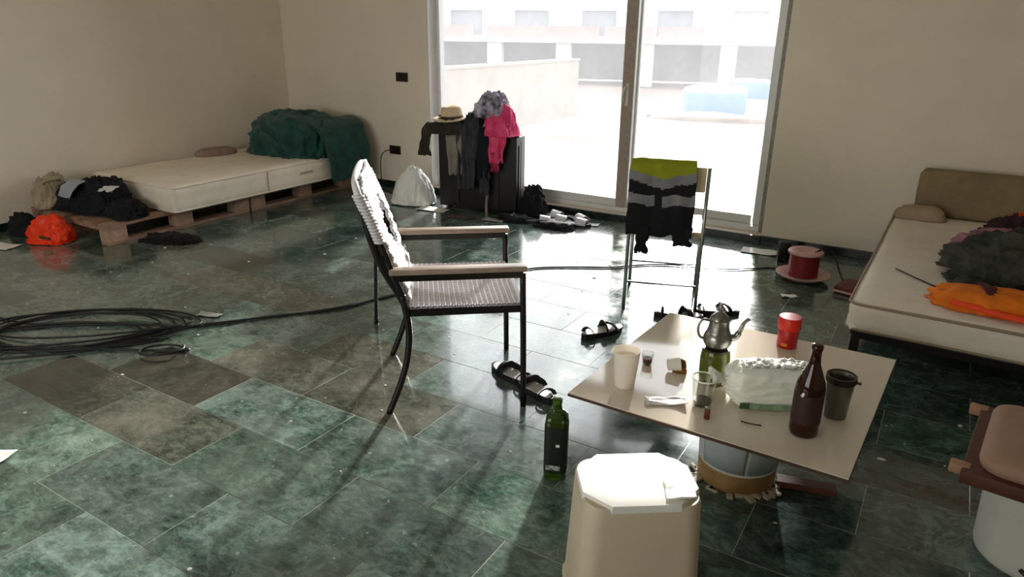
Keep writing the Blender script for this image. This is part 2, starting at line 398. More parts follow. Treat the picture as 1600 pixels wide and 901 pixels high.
S1 = MB(); rect_frame(S1, .016, 1.905, .042, OZ-.052, .04, .08, .022, .10, .065, .07)
s1 = S1.build('sash', M_pvc, door)
S2 = MB(); rect_frame(S2, 1.83, OX-.052, .042, OZ-.052, .095, .135, .085, .06, .065, .07)
s2 = S2.build('sash', M_pvc, door)
MB().box(((.038+1.805)/2, .06, (.107+OZ-.122)/2), (1.767, .006, OZ-.229)).build('pane', M_glass, s1)
MB().box(((1.915+OX-.112)/2, .115, (.107+OZ-.122)/2), (OX-.112-1.915, .006, OZ-.229)).build('pane', M_glass, s2)
h = MB(); h.box((1.855, .033, .93), (.028, .014, .17), bev=.004); h.tube(spline([(1.855, .03, .98), (1.853, .0, .985), (1.84, -.012, .95), (1.835, -.012, .88)], 5), .009, 8)
h.build('handle', mat('door_handle_plastic', '#d8d6d0', .35), s1)
# dusty masking film left on the right stile
MB().box((OX-.024, .026, OZ/2), (.043, .004, OZ-.01)).build('film_strip', M_pvcdust, door)
# grey inner face of the middle stile (weather brush)
MB().box((1.855, .0385, OZ/2-.03), (.088, .003, OZ-.1)).build('stile_cover', mat('taupe_stile', '#a8998d', .6, var=.15, vscale=25), s1)

def film():  # translucent sheet added to stand in for the bright glow of the jamb
    M = bpy.data.materials.new('jamb_glow_sheet'); M.use_nodes = True; t = M.node_tree; b = t.nodes['Principled BSDF']; N = t.nodes.new; L = t.links.new
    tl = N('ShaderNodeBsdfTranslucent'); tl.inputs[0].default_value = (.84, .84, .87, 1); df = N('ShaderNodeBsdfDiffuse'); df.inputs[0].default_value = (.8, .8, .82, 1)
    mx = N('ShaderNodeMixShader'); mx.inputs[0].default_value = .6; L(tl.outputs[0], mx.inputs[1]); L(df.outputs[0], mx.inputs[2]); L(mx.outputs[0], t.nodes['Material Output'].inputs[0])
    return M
mb = MB().box((.062, .054, OZ/2-.01), (.05, .002, OZ-.235)); mb.build('jamb_glow_strip', film(), s1)  # added strip, makes the left door edge look brightly lit
struct('trim_2', MB().box((DX0+.004, YW+.052, DZ1/2), (.008, .10, DZ1-.12), bev=.002), M_pvc)  # white lining added so the left reveal comes out brighter
# rear window added behind the viewer, out of frame, as fill light
w2 = bpy.data.objects.new('added_fill_window', None); COL.objects.link(w2); w2['kind'] = 'structure'; w2.location = (bx0, YB-.1, bz0)
f = MB(); rect_frame(f, 0.001, bx1-bx0-.001, .001, bz1-bz0-.001, -.04, .04, .05, .05, .05, .05); f.box(((bx1-bx0)/2, 0, (bz1-bz0)/2), (.06, .06, bz1-bz0-.1)); f.build('frame', M_pvc, w2)

# ================================================================== OUTSIDE
M_conc = mat('terrace_concrete', '#b0a99f', .9, var=.06, vscale=2)
M_dirt = mat('pinkish_dirt', '#4c3c33', .95, col2='#594a40', vscale=.6)
struct('terrace_ground', MB().add([(-6.1, 5.4, -.03), (6, 5.4, -.03), (6, 13.6, -.03), (-2.7, 12.2, -.03), (-6.1, 11.6, -.03),
       (-6.1, 5.4, -.4), (6, 5.4, -.4), (6, 13.6, -.9), (-2.7, 12.2, -.9), (-6.1, 11.6, -.9)],
       [(0,1,2,3,4), (0,5,6,1), (1,6,7,2), (2,7,8,3), (3,8,9,4), (4,9,5,0)]), M_conc)
def ground(u, v):
    x = -90+u*150; y = 3+v*120
    z = -.15-.056*max(0, y-12) if y < 42 else -1.83-.004*(y-42)
    if y < 12: z = -.3
    z += .05*noise.noise(Vector((x*.35, y*.35, 0)))*min(1, max(0, (y-12)/4))
    return (x, y, z)
struct('ground', MB().grid(ground, 100, 80), M_dirt, smooth=True)
gw = MB(); gw.box((-6.0, 8.7, .33), (.2, 6.4, 1.2)); gw.box((-6.0, 8.7, .945), (.24, 6.42, .03))
tag(gw.build('garden_wall', mat('raw_concrete_wall', '#6a635b', .9, var=.14, vscale=2.2, bump=.2, bscale=20)), 'low pale concrete wall along the terrace edge beyond the glass', 'wall', kind='structure')
ti = MB().box((0, 0, .02), (1.0, .03, .03), bev=.004)
# flat timber lath lying on the terrace
tag(ti.build('timber_lath', M_wood, None, (-4.55, 9.2, -.03), .06), 'thin grey lath lying flat on the white terrace', 'plank')

# house shell across the yard
hs = thing('unfinished_house', (-18.786, 40.764, -1.75), math.atan2(.28, .96), 'long white unfinished house shell with dark openings across the yard', 'building')
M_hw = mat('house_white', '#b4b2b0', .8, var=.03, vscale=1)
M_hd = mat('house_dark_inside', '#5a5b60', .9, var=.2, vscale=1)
M_pink = mat('pinkish_parapet', '#8a6a66', .85, var=.12, vscale=1.2)
ZB = 1.75
wins = [(-9.94, -7.78), (-5.68, -3.49), (-1.42, .68), (3.11, 5.18), (7.44, 9.39)]
wins = [(-18.7, -16.5), (-14.3, -12.1)] + wins + [(11.8, 13.8), (16.1, 18.2)]
wl = MB(); xs = -24.
z0, z1, zt = .9+ZB, 1.05+ZB, 2.55+ZB
for a, b in wins:
    wl.box(((xs+a)/2, 1.2, (z0+4.2+ZB)/2), (a-xs, .3, 4.2+ZB-z0)); xs = b
    wl.box(((a+b)/2, 1.2, (zt+4.2+ZB)/2), (b-a, .3, 4.2+ZB-zt)); wl.box(((a+b)/2, 1.2, (z0+z1)/2), (b-a, .3, z1-z0))
wl.box(((xs+24)/2, 1.2, (z0+4.2+ZB)/2), (24-xs, .3, 4.2+ZB-z0))
wl.build('upper_wall', M_hw, hs)
for a, b in wins:
    MB().box(((a+b)/2, 1.28, (z1+zt)/2), (b-a-.02, .1, zt-z1-.02)).build('shutter', mat('grey_shutter', '#65696e', .7, var=.1, vscale=3), hs)
MB().box((0, 3.2, .79+ZB), (48, 6.6, .24), bev=.03).build('floor_slab', M_hw, hs)
pp = MB()
xs = -24
for a, b in ((-24, -8.1), (-7.2, -.2), (.15, 3.0), (3.3, 24)): pp.box(((a+b)/2, .25, 1.27+ZB), (b-a, .12, .72))
pp.build('parapet', M_pink, hs)
for a, b in ((-17.2, -16.2), (-12.2, -11.3), (-7.2, -6.27), (-2.8, -1.9), (2.2, 3.1), (6.92, 7.84), (11.6, 12.5), (16.2, 17.1)):
    MB().box(((a+b)/2, .5, (.67+ZB)/2), (b-a, .6, .67+ZB)).build('column', M_hw, hs)
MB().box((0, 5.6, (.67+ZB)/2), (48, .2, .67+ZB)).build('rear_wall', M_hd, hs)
MB().box((0, 3.4, 4.3+ZB), (48, 5.4, .2)).build('roof', M_hw, hs)

# blue covered crates on dirt mound
M_blue = mat('pale_blue_tarp', '#3f66a0', .6, var=.12, vscale=2, bump=.3, bscale=4)
def crate(loc, rz, d, label):
    t = thing('covered_crate', loc, rz, label, 'crate', 'blue covered crates in the yard')
    MB().box((0, 0, d[2]/2), d, bev=.06).build('body', M_blue, t, smooth=40)
    for k in range(3):
        heap((d[0]*.24, d[1]*.34, .13), 4+k, sub=3).build('sack', mat('white_sack', '#f2f3f5', .8), t, ((k-1)*d[0]*.3, .1*(k % 2), d[2]), 0, True)
    return t
crate((-4.95, 17.3, -.46), .45, (1.35, .9, .56), 'nearer blue crate with white sacks on top standing out in the yard')
crate((-7.7, 32.0, -1.29), .4, (1.5, 1.0, .70), 'farther blue crate behind the other in the yard')
dm = heap((1.2, .7, .16), 9, sub=4, fold=.06)
tag(dm.build('dirt_mound', M_dirt, None, (-4.45, 14.9, -.34), .4, True), 'low mound of pinkish dirt before the blue crate', 'mound', kind='stuff')

# ================================================================== BED ON PALLETS (left)
def make_pallet(loc, rz, label):
    t = thing('pallet', loc, rz, label, 'pallet', 'wooden pallets under the cream mattress')
    Wd, Ln = 1.0, 1.19
    for x in (-Wd/2+.05, 0, Wd/2-.05):
        MB().box((x, 0, .011), (.1, Ln, .022)).build('bottom_board', M_wood, t)
        for y in (-Ln/2+.07, 0, Ln/2-.07):
            MB().box((x, y, .061), (.1, .14, .078)).build('block', M_woodb, t)
    for y in (-Ln/2+.07, 0, Ln/2-.07):
        MB().box((0, y, .111), (Wd, .14, .022)).build('stringer_board', M_wood, t)
    for k in range(6):
        MB().box((-Wd/2+.055+k*(Wd-.11)/5, 0, .133), (.11, Ln, .022)).build('deck_board', M_wood, t)
    return t
make_pallet((-5.345, 3.145, 0), 0, 'wooden pallet carrying the dark clothes and the near end of the cream mattress')
make_pallet((-5.345, 4.36, 0), 0, 'wooden pallet under the far end of the cream mattress by the window wall')

def mattress(w, l, h, dip=.006, r=.035, seed=1, n=26):
    """rounded slab with a slightly sagging top"""
    mb = MB(); rings = []
    prof = [(-.012, 0), (0, .012), (0, h*.35), (-.003, h*.5), (0, h*.65), (0, h-.03), (-.008, h-.012), (-.03, h)]
    per = []
    def rr(w, l, r, k=6):
        P = []
        for cx, cy, a0 in ((w/2-r, l/2-r, 0), (-w/2+r, l/2-r, PI/2), (-w/2+r, -l/2+r, PI), (w/2-r, -l/2+r, 3*PI/2)):
            for i in range(k+1): a = a0+PI/2*i/k; P.append((cx+r*math.cos(a), cy+r*math.sin(a)))
        out = []
        for i, p in enumerate(P):
            q = P[(i+1) % len(P)]; d = math.hypot(q[0]-p[0], q[1]-p[1]); c = max(1, int(d/.09))
            for j in range(c): out.append((p[0]+(q[0]-p[0])*j/c, p[1]+(q[1]-p[1])*j/c))
        return out
    base = rr(w, l, r); N = len(base)
    for o, z in prof:
        v = []
        for x, y in base:
            kx, ky = (w+2*o)/w, (l+2*o)/l
            wob = .006*noise.noise(Vector((x*2.5, y*2.5, z*3+seed)))
            v.append((x*kx+wob, y*ky+wob, z+(.008*noise.noise(Vector((x*3, y*3, seed))) if z > h*.6 else 0)))
        rings.append(v)
    for s in (.9, .7, .45, .2):
        v = []
        for x, y in base:
            X, Y = x*s*(w-.06)/w, y*s*(l-.06)/l
            v.append((X, Y, h+.008*noise.noise(Vector((X*3, Y*3, seed)))-dip*(1-s)+.004))
        rings.append(v)
    vv = [p for g in rings for p in g]; f = []
    for i in range(len(rings)-1):
        for k in range(N): f.append((i*N+k, i*N+(k+1) % N, (i+1)*N+(k+1) % N, (i+1)*N+k))
    f.append(tuple(range(N))[::-1]); f.append(tuple(range((len(rings)-1)*N, len(rings)*N)))
    mb.add(vv, f); mb.base = base
    return mb
def piping(base, z, r=.006, k=1.0):
    return MB().tube([(x*k, y*k, z) for x, y in base], r, 6, closed=True)
t = thing('mattress', (-5.25, 3.98, .146), 0, 'cream single mattress laid on the two wooden pallets', 'mattress')
mb = mattress(1.05, 1.95, .2, seed=3); base = mb.base
mb.build('body', M_tick, t, smooth=50)
piping(base, .188, .005, 1.0).build('piping', M_tick, t, smooth=True)
piping(base, .014, .005, 1.0).build('piping', M_tick, t, smooth=True)
MB().box((.527, -.12, .1), (.004, .006, .17)).build('side_seam', mat('seam_thread', '#b5a594', .9), t)
MB().box((.529, .3, .11), (.004, .14, .02)).build('side_handle', mat('seam_thread', '#b5a594', .9), t)

M_green = mat('dark_green_fleece', '#1f4a44', .95, var=.35, vscale=10, bump=.4, bscale=45, sheen=.15)
t = thing('green_blanket', (-5.22, 4.68, .345), -.1, 'dark green blanket heaped on the far corner end of the cream mattress', 'blanket')
heap((.43, .36, .35), 21, sub=6, fold=.15, freq=1.7, stretch=(1, 1, 1.5), lump=.18, power=3.4).build('bundle', M_green, t, (0, 0, -.02), 0, True)
dr = drape([(.10, .30), (-.02, .28), (-.10, .24), (-.15, .12), (-.165, -.03), (-.17, -.22)], .62, .40, 5, nf=4, amp=.03, hem=.05, nu=44, nv=40)
dr.build('hanging_corner', M_green, t, (.36, .12, .0), PI/2, True, solid=.012)

# small pinkish pillow edge at the wall
t = heap((.18, .10, .06), 33, sub=4, fold=.05)
tag(t.build('folded_cloth', mat('dusty_pink_cloth', '#9a7f74', .9, var=.2), None, (-5.68, 4.1, .35), PI/2, True), 'small dusty pink cloth lying on the mattress against the left wall', 'cloth')

# ---- clothes and bags at the near end of the pallet
M_navy = mat('black_navy_cloth', '#0d0e14', .9, var=.3, vscale=10, bump=.3, bscale=60)
t = thing('dark_clothes_heap', (-5.33, 2.80, .146), .1, 'heap of black and navy clothing on the near end of the pallet', 'clothes')
heap((.33, .15, .19), 41, sub=5, fold=.22, freq=2.2, lump=.3).build('garment', M_navy, t, (-.08, -.02, 0), 0, True)
heap((.16, .13, .22), 43, sub=5, fold=.2, lump=.3).build('garment', M_navy, t, (.08, .0, 0), .5, True)
heap((.17, .12, .10), 45, sub=5, fold=.2, lump=.3).build('garment', M_navy, t, (.30, -.03, 0), -.3, True)
M_greystr = mat('pale_grey_band', '#a2a6ae', .7, var=.1)
st = drape([(.06, .245), (0, .235), (-.045, .19), (-.085, .14)], .19, .17, 9, nf=2, amp=.012, nu=16, nv=14)
st.build('pale_band', M_greystr, t, (-.08, -.125, -.02), -.15, True, solid=.004)
st = drape([(.04, .20), (0, .19), (-.03, .165)], .13, .12, 10, nf=2, amp=.01, nu=12, nv=10)
st.build('pale_band', mat('offwhite_band', '#d8d6d2', .7), t, (.2, -.06, .0), .2, True, solid=.004)

t = thing('beige_bag', (-5.715, 2.655, .146), .15, 'crumpled beige bag slumped against the left wall by the pallet', 'bag')
heap((.10, .12, .21), 51, sub=5, fold=.2, freq=2.4, lump=.2).build('body', mat('beige_canvas', '#a8997f', .9, var=.25, vscale=9, bump=.3), t, (0, 0, 0), 0, True)
MB().tube(spline([(.03, -.06, .17), (.08, -.09, .21), (.10, .0, .22), (.05, .06, .18)], 6), .008, 8).build('strap', mat('beige_canvas', '#a8997f'), t, smooth=True)
tag(heap((.11, .09, .13), 53, sub=4, fold=.25).build('black_pouch', M_navy, None, (-5.66, 2.40, 0), .3, True), 'small black pouch lying between the beige bag and the orange bag', 'pouch')
t = thing('orange_bag', (-5.29, 2.40, 0), .25, 'bright orange plastic bag on the floor at the pallet end', 'bag')
heap((.145, .10, .15), 57, sub=5, fold=.2, freq=2.2, lump=.35).build('body', mat('bright_orange_plastic', '#ff3c0a', .45, var=.12, vscale=6), t, (0, 0, 0), 0, True)
MB().box((.045, -.098, .055), (.08, .01, .02), rot=(.3, .1, .1), bev=.002).build('print_patch', mat('olive_print', '#5b4a1d', .6), t)
tag(heap((.19, .09, .045), 61, sub=4, fold=.35).build('black_rag', mat('black_rag_cloth', '#120f0e', .95, bump=.3), None, (-4.62, 2.86, 0), .35, True), 'black rag crumpled on the floor before the pallet block', 'rag')
def paper(loc, rz, d, label, name='paper_sheet', cat='paper', m=None):
    s = loc[0]*7+loc[1]
    mb = MB().grid(lambda u, v: ((u-.5)*d[0], (v-.5)*d[1], .004+.010*(noise.noise(Vector((u*2.5, v*2.5, s)))+.4)*(abs(u-.5)+abs(v-.5))), 12, 10)
    return tag(mb.build(name, m or mat('white_paper', '#ecebe6', .8), None, loc, rz, True, solid=.0015), label, cat)
paper((-5.43, 2.14, 0), .3, (.2, .13), 'white paper scrap on the floor below the left wall')

# ================================================================== WALL FITTINGS
M_plate = mat('dark_brown_plate', '#1d120e', .4)
t = thing('light_switch', (-4.34, YW, 1.028), 0, 'dark brown light switch on the wall left of the glass door', 'switch')
MB().box((0, -.005, 0), (.135, .01, .08), bev=.003).build('plate', M_plate, t)
for k in (-1, 0, 1): MB().box((k*.036, -.0115, 0), (.031, .006, .052), rot=(.08, 0, 0), bev=.001).build('rocker', M_plate, t)
t = thing('wall_socket', (-4.46, YW, .36), 0, 'dark socket low on the wall above the white plastic bag', 'socket')
MB().box((0, -.005, 0), (.13, .01, .08), bev=.003).build('plate', M_plate, t)
MB().lathe([(.021, 0), (.021, .006), (.016, .006), (.016, .002)], 20).xf(Matrix.Rotation(PI/2, 4, 'X')).build('outlet', M_black, t, (.025, -.01, 0))
t = thing('plug_cable', (-4.485, YW-.012, .36), 0, 'black plug in the low wall socket with cable hanging to the floor', 'cable')
MB().lathe([(.017, 0), (.019, .012), (.017, .03), (.009, .04)], 16).xf(Matrix.Rotation(PI/2, 4, 'X')).build('plug', M_black, t)
MB().tube(spline([(0, -.038, 0), (-.03, -.07, -.005), (-.075, -.08, -.06), (-.10, -.07, -.19), (-.08, -.08, -.31), (-.02, -.14, -.354), (.12, -.2, -.355), (.3, -.25, -.355)], 8), .0045, 8).build('cord', M_cable, t, smooth=True)

# ================================================================== WHITE BAG
M_bagp = mat('white_bag_plastic', '#fcfcfa', .3, trans=.0, col2='#f1f3e8', vscale=4, bump=.3, bscale=14, subs=.6)
t = thing('plastic_bag', (-3.91, 4.74, 0), .2, 'full white plastic bag standing on the floor left of the black case', 'bag')
mb = heap((.17, .14, .36), 71, sub=5, fold=.10, freq=2.6, stretch=(1.6, 1.6, .5), lump=.06, power=2.5)
def cone(p):
    k = max(0, p[2])/.36; s = 1.06-.42*k*k; return (p[0]*s, p[1]*s, p[2]*.86)
mb.v = [cone(p) for p in mb.v]; mb.build('body', M_bagp, t, smooth=True)
mb = MB().lathe([(.015, 0), (.02, .015), (.05, .04), (.03, .045), (.012, .02)], 14, sx=1.3, sy=.6)
mb.v = [(x+.01*noise.noise(Vector((x*40, y*40, z*40))), y+.012*noise.noise(Vector((x*30, y*30, z*40+4))), z) for x, y, z in mb.v]
mb.xf(Matrix.Scale(.8, 4)).build('knotted_neck', M_bagp, t, (0, 0, .265), 0, True)
paper((-3.62, 4.63, 0), .1, (.27, .12), 'flat white leaflet on the floor between plastic bag and black case', 'leaflet')

# ================================================================== BLACK CASE WITH CLOTHES
CA = math.atan2(.13, .64); CO = Vector((-3.63, 4.74, 0)); CW, CD, CH = .70, .22, .63
ca, cb = Vector((math.cos(CA), math.sin(CA), 0)), Vector((-math.sin(CA), math.cos(CA), 0))
def cpos(u, d, z=0): p = CO + ca*u + cb*d; return (p.x, p.y, z)
M_case = mat('black_case_shell', '#120f0e', .55, var=.2, vscale=14, bump=.12, bscale=90)
t = thing('black_case', cpos(CW/2, CD/2), CA, 'tall black travel case heaped with clothes before the glass door', 'case')
MB().box((0, 0, .02+(CH-.02)/2), (CW, CD, CH-.02), bev=.02).build('shell', M_case, t, smooth=40)
MB().box((0, 0, .32), (CW+.008, .02, CH-.09), bev=.004).build('seam_rim', M_black, t)
for x in (-.18, .18): MB().box((x, -CD/2-.004, .31), (.035, .012, CH-.12), bev=.004).build('rib', M_case, t)
for x in (-.27, .27):
    for y in (-.07, .07): MB().tube([(x-.012, y, .022), (x+.012, y, .022)], .022, 14).build('wheel', M_black, t)
MB().box((CW/2+.004, -.06, .3), (.01, .02, CH-.1), bev=.003).build('edge_strip', mat('dark_brown_trim', '#2b211d', .5), t)

top = CH+.005
def garment(name, u, w0, w1, drop, seed, m, label, cat, back=.12, lift=.03, nf=4, amp=.02, out=.012, **k):
    """cloth thrown over the case: starts at the back of its top, runs over the front edge and hangs"""
    o = thing(name, cpos(u, 0, 0), CA, label, cat)
    path = [(back, top+lift), (.04, top+lift+.012), (.0-out, top+lift-.005), (-.03-out, top-.04), (-.035-out, top-drop*.5), (-.03-out, top-drop)]
    drape(path, w0, w1, seed, nf=nf, amp=amp, **k).build('cloth', m, o, smooth=True, solid=.006)
    return o
M_khaki = mat('khaki_grey_cloth', '#8d8377', .95, var=.2, vscale=9, bump=.3, bscale=70)
M_char = mat('charcoal_cloth', '#3b3d42', .95, var=.3, vscale=10, bump=.3, bscale=70)
M_nv = mat('dark_navy_denim', '#12141f', .95, var=.3, vscale=10, bump=.3, bscale=70)
M_pinkc = mat('hot_pink_cloth', '#e0306a', .9, col2='#f0618f', vscale=11, bump=.3, bscale=60)
M_pattern = mat('black_white_print_cloth', '#16151c', .9, col2='#cfc8de', vscale=17, bump=.2)
M_olive = mat('olive_brown_cloth', '#37322a', .95, var=.35, vscale=10, bump=.3, bscale=70)
o = thing('olive_jacket', cpos(-.02, .09, 0), CA, 'olive brown jacket bunched over the left top corner of the case', 'jacket')
heap((.16, .15, .13), 81, sub=5, fold=.22, freq=2.2, lump=.3).build('bunched_body', M_olive, o, (.10, 0, top-.01), 0, True)
drape([(.04, top+.06), (-.02, top+.05), (-.07, top+.01), (-.085, top-.1), (-.08, top-.19)], .16, .13, 83, nf=3, amp=.03).build('sleeve', M_olive, o, (-.04, -.02, 0), -.5, True, solid=.008)
garment('khaki_trousers', .165, .16, .11, .33, 85, M_khaki, 'khaki grey trousers hanging down the front of the black case', 'trousers', nf=3, amp=.022, lift=.05, side=.02, hem=.06)
o = garment('charcoal_jacket', .29, .20, .14, .44, 87, M_char, 'charcoal jacket hanging in the middle of the black case front', 'jacket', lift=.07, nf=4, amp=.028, hem=.05, out=.02)
heap((.09, .12, .15), 88, sub=5, fold=.25, lump=.3).build('bunched_collar', M_char, o, (.02, .07, top), 0, True)
o = garment('navy_jeans', .43, .17, .15, .35, 89, M_nv, 'dark navy jeans hung over the case beneath the pink blouse', 'jeans', lift=.06, nf=4, amp=.024, hem=.04, out=.02)
drape([(-.045, top-.22), (-.06, top-.3), (-.055, top-.38), (-.06, top-.47)], .085, .07, 90, nf=2, amp=.022, hem=.04, nu=16, nv=20).build('leg_end', M_char, o, (.02, -.005, 0), 0, True, solid=.01)
o = garment('pink_blouse', .555, .19, .12, .20, 91, M_pinkc, 'hot pink blouse bunched on the right of the clothes on the case', 'shirt', lift=.08, nf=4, amp=.03, hem=.05, out=.03)
heap((.13, .12, .20), 92, sub=5, fold=.17, freq=1.7, lump=.3).build('bunched_body', M_pinkc, o, (.0, .05, top), 0, True)
drape([(-.075, top-.12), (-.075, top-.2), (-.07, top-.27)], .09, .06, 94, nf=2, amp=.02, nu=14, nv=16).build('sleeve', mat('deep_red_cloth', '#a02a48', .9, var=.2), o, (-.01, 0, 0), 0, True, solid=.006)
o = thing('printed_scarf', cpos(.46, .09, top+.13), CA, 'black and white printed scarf on top of the clothes heap', 'scarf')
heap((.125, .11, .19), 95, sub=5, fold=.17, freq=1.8, lump=.3).build('cloth', M_pattern, o, (0, 0, 0), 0, True)
t = thing('straw_hat', cpos(.10, .08, top+.105), CA, 'pale straw hat with dark band resting on the clothes', 'hat', rot=(.08, -.06, CA))
M_straw = mat('pale_straw', '#e2cba9', .8, var=.15, vscale=60, bump=.4, bscale=150)
mb = MB().lathe([(.088, .004), (.165, .0), (.17, .004), (.165, .008), (.092, .012)], 36, sx=1.0, sy=.85)
mb.v = [(x, y, z+.30*max(0, abs(x)-.07)**1.5) for x, y, z in mb.v]; mb.build('brim', M_straw, t, smooth=True)
MB().lathe([(.098, .004), (.096, .03), (.09, .08), (.082, .10), (.06, .108), (.03, .10), (.005, .098)], 36, sy=.85).build('crown', M_straw, t, smooth=True)
MB().lathe([(.100, .008), (.0995, .032), (.096, .032)], 36, sy=.85, cap=False).build('hat_band', mat('brown_band', '#5a4236', .7), t, smooth=True)
t = tag(MB().tube(spline([cpos(.475, -.075, .17), cpos(.46, -.06, .10), cpos(.465, -.075, .03), cpos(.48, -.10, .012), cpos(.50, -.16, .010), cpos(.53, -.2, .010)], 8), .011, 8, flat=.4).build('grey_strap', M_khaki, None, smooth=True), 'grey brown strap hanging from the clothes to the floor', 'strap')
tag(heap((.11, .10, .21), 97, sub=5, fold=.22, freq=2.1, lump=.25).build('black_bag', M_navy, None, (-2.84, 4.99, 0), .4, True), 'soft black bag crumpled on the floor right of the case', 'bag')
tag(heap((.13, .085, .05), 99, sub=4, fold=.3).build('black_sweater', M_navy, None, (-2.86, 4.72, 0), .2, True), 'black sweater flattened on the floor before the case', 'sweater')
paper((-3.0, 4.62, 0), .25, (.17, .09), 'crumpled grey wrapper on the floor at the foot of the case', 'wrapper', 'wrapper', mat('grey_wrapper', '#a9a29e', .6))
paper((-3.28, 4.56, 0), .1, (.22, .1), 'brown cardboard piece lying below the hanging strap', 'cardboard_piece', 'cardboard', mat('brown_card', '#5b4c40', .8))

# ================================================================== SANDALS
M_sole = mat('black_sole_rubber', '#0e0d0e', .6); M_foot = mat('pale_footbed', '#cfcac6', .6, var=.12, vscale=20)
def outline(k=1., n=26):
    P = []
    for i in range(n):
        a = 2*PI*i/n; x = .13*math.cos(a); w = .046 if x > 0 else .034
        w = .034+(.014)*(1/(1+math.exp(-x*60))); P.append((x*k if k == 1 else x*k, math.copysign(abs(math.sin(a))**.8, math.sin(a))*w*k))
    return P
def make_sandal(loc, rz, label, group):
    t = thing('sandal', loc, rz, label, 'sandal', group)
    def slab(k, z0, z1):
        mb = MB(); o = outline(k); n = len(o)
        v = [(x, y, z0) for x, y in o]+[(x, y, z1+.006*max(0, -x/.13)) for x, y in o]
        return mb.add(v, [tuple(range(n))[::-1], tuple(range(n, 2*n))]+[(i, (i+1) % n, n+(i+1) % n, n+i) for i in range(n)])
    slab(1, 0, .024).build('sole', M_sole, t, smooth=40)
    slab(.9, .022, .027).build('footbed', M_foot, t, smooth=40)
    def strap(x0, x1, h, w):
        pts = [(x0+(x1-x0)*k/10, -.047+.094*k/10, .018+h*math.sin(PI*k/10)**.6) for k in range(11)]
        return MB().tube(pts, w, 8, flat=.28)
    strap(.065, .03, .034, .024).build('strap', M_sole, t, smooth=True)
    strap(.0, .035, .038, .018).build('strap', M_sole, t, smooth=True)
    strap(-.085, -.085, .036, .010).build('heel_strap', M_sole, t, smooth=True)
    return t
sd = make_sandal((-1.315, 3.035, 0), 1.15, 'black sandal with pale footbed alone on the bright floor left of the low table', 'black sandals on the floor')
copy_thing(sd, (-1.455, 2.385, 0), 2.75, 'black sandal of the pair at the mesh chair, the one behind the front leg', 'black sandals on the floor')
copy_thing(sd, (-1.30, 2.325, 0), 2.65, 'black sandal of the pair at the mesh chair, the one nearer the green bottle', 'black sandals on the floor')
copy_thing(sd, (-1.06, 3.46, 0), .35, 'left black sandal of the pair behind the silver teapot', 'black sandals on the floor')
copy_thing(sd, (-.905, 3.63, 0), .65, 'right black sandal of the pair behind the silver teapot', 'black sandals on the floor')
G2 = 'slippers heaped beside the black case'
M_slip = mat('white_slipper_strap', '#d9d8dc', .5, var=.08)
def make_slipper(loc, rz, label, rot=None):
    t = thing('slipper', loc, rz, label, 'slipper', G2, rot)
    mb = MB(); o = outline(.95); n = len(o)
    mb.add([(x, y, 0) for x, y in o]+[(x, y, .022) for x, y in o], [tuple(range(n))[::-1], tuple(range(n, 2*n))]+[(i, (i+1) % n, n+(i+1) % n, n+i) for i in range(n)])
    mb.build('sole', M_sole, t, smooth=40)
    def fn(u, v):
        a = PI*u; x = .09-v*.085; w = .05
        return (x, -w*math.cos(a), .014+.05*math.sin(a)*(1-.25*(1-v)))
    MB().grid(fn, 14, 6).build('strap', M_slip, t, smooth=True, solid=.004)
    return t
sp = make_slipper((-2.56, 4.86, 0), .3, 'white strapped slipper lying in front of the glass door track')
for loc, rz, lab in (((-2.66, 4.98, 0), .0, 'white strapped slipper closest to the soft black bag'), ((-2.43, 4.99, 0), -.35, 'white strapped slipper resting near the door frame'),
                     ((-2.38, 4.86, 0), .15, 'white strapped slipper farthest from the black case'), ((-2.66, 4.76, 0), .5, 'slipper lying nearest the room, in front of the other slippers')):
    copy_thing(sp, loc, rz, lab, G2)
tag(heap((.16, .09, .04), 103, sub=4, fold=.3).build('black_cloth', M_navy, None, (-2.5, 4.72, 0), .1, True), 'black cloth trailing on the floor in front of the slippers', 'cloth')
paper((-2.28, 4.93, 0), .2, (.12, .08), 'scrap of clear white film beside the slippers', 'plastic_scrap', 'plastic')

# ================================================================== WHITE MESH CHAIR
ang = math.atan2(.632, .775); F = Vector((-1.285, 2.2, 0)); fw, lt = Vector((.775, .632, 0)), Vector((-.632, .775, 0))
OC = F + lt*.275 - fw*.27
ch = thing('patio_chair', OC, ang, 'dark steel patio chair with white woven seat and back facing the window', 'chair')
HW = .262
REAR = [(-.350, .905), (-.338, .885), (-.300, .79), (-.258, .67), (-.228, .58), (-.198, .50), (-.182, .41), (-.178, .32), (-.192, .22), (-.222, .12), (-.27, .0)]
for s in (-1, 1):
    MB().tube(spline([(.272, s*.275, 0), (.268, s*.275, .3), (.262, s*.275, .575)], 4), .0125, 10).build('front_leg', M_dark, ch, smooth=True)
    low = [(x, s*.272, z) for x, z in REAR if z <= .5]
    MB().tube(spline(low, 6), .0135, 10).build('rear_leg', M_dark, ch, smooth=True)
    upr = [(x, s*(.272 if z < .6 else .262-.0*(z-.6)), z) for x, z in REAR if .5 <= z <= .887]
    MB().tube(spline(upr, 6), .0135, 10).build('back_post', M_dark, ch, smooth=True)
    a = MB().box((.018, s*.275, .598), (.52, .052, .022), bev=.007)
    arm = a.build('armrest', M_arm, ch, smooth=40)
    MB().bar((.262, s*.275, .573), (-.222, s*.275, .573), .026, .026).build('arm_rail', M_dark, arm)
    MB().bar((.266, s*.262, .428), (-.18, s*.262, .428), .024, .03).build('seat_rail', M_dark, ch)
for x, z in ((.262, .428), (-.18, .428)):
    MB().bar((x, -.262, z), (x, .262, z), .024, .026).build('seat_cross_rail', M_dark, ch)
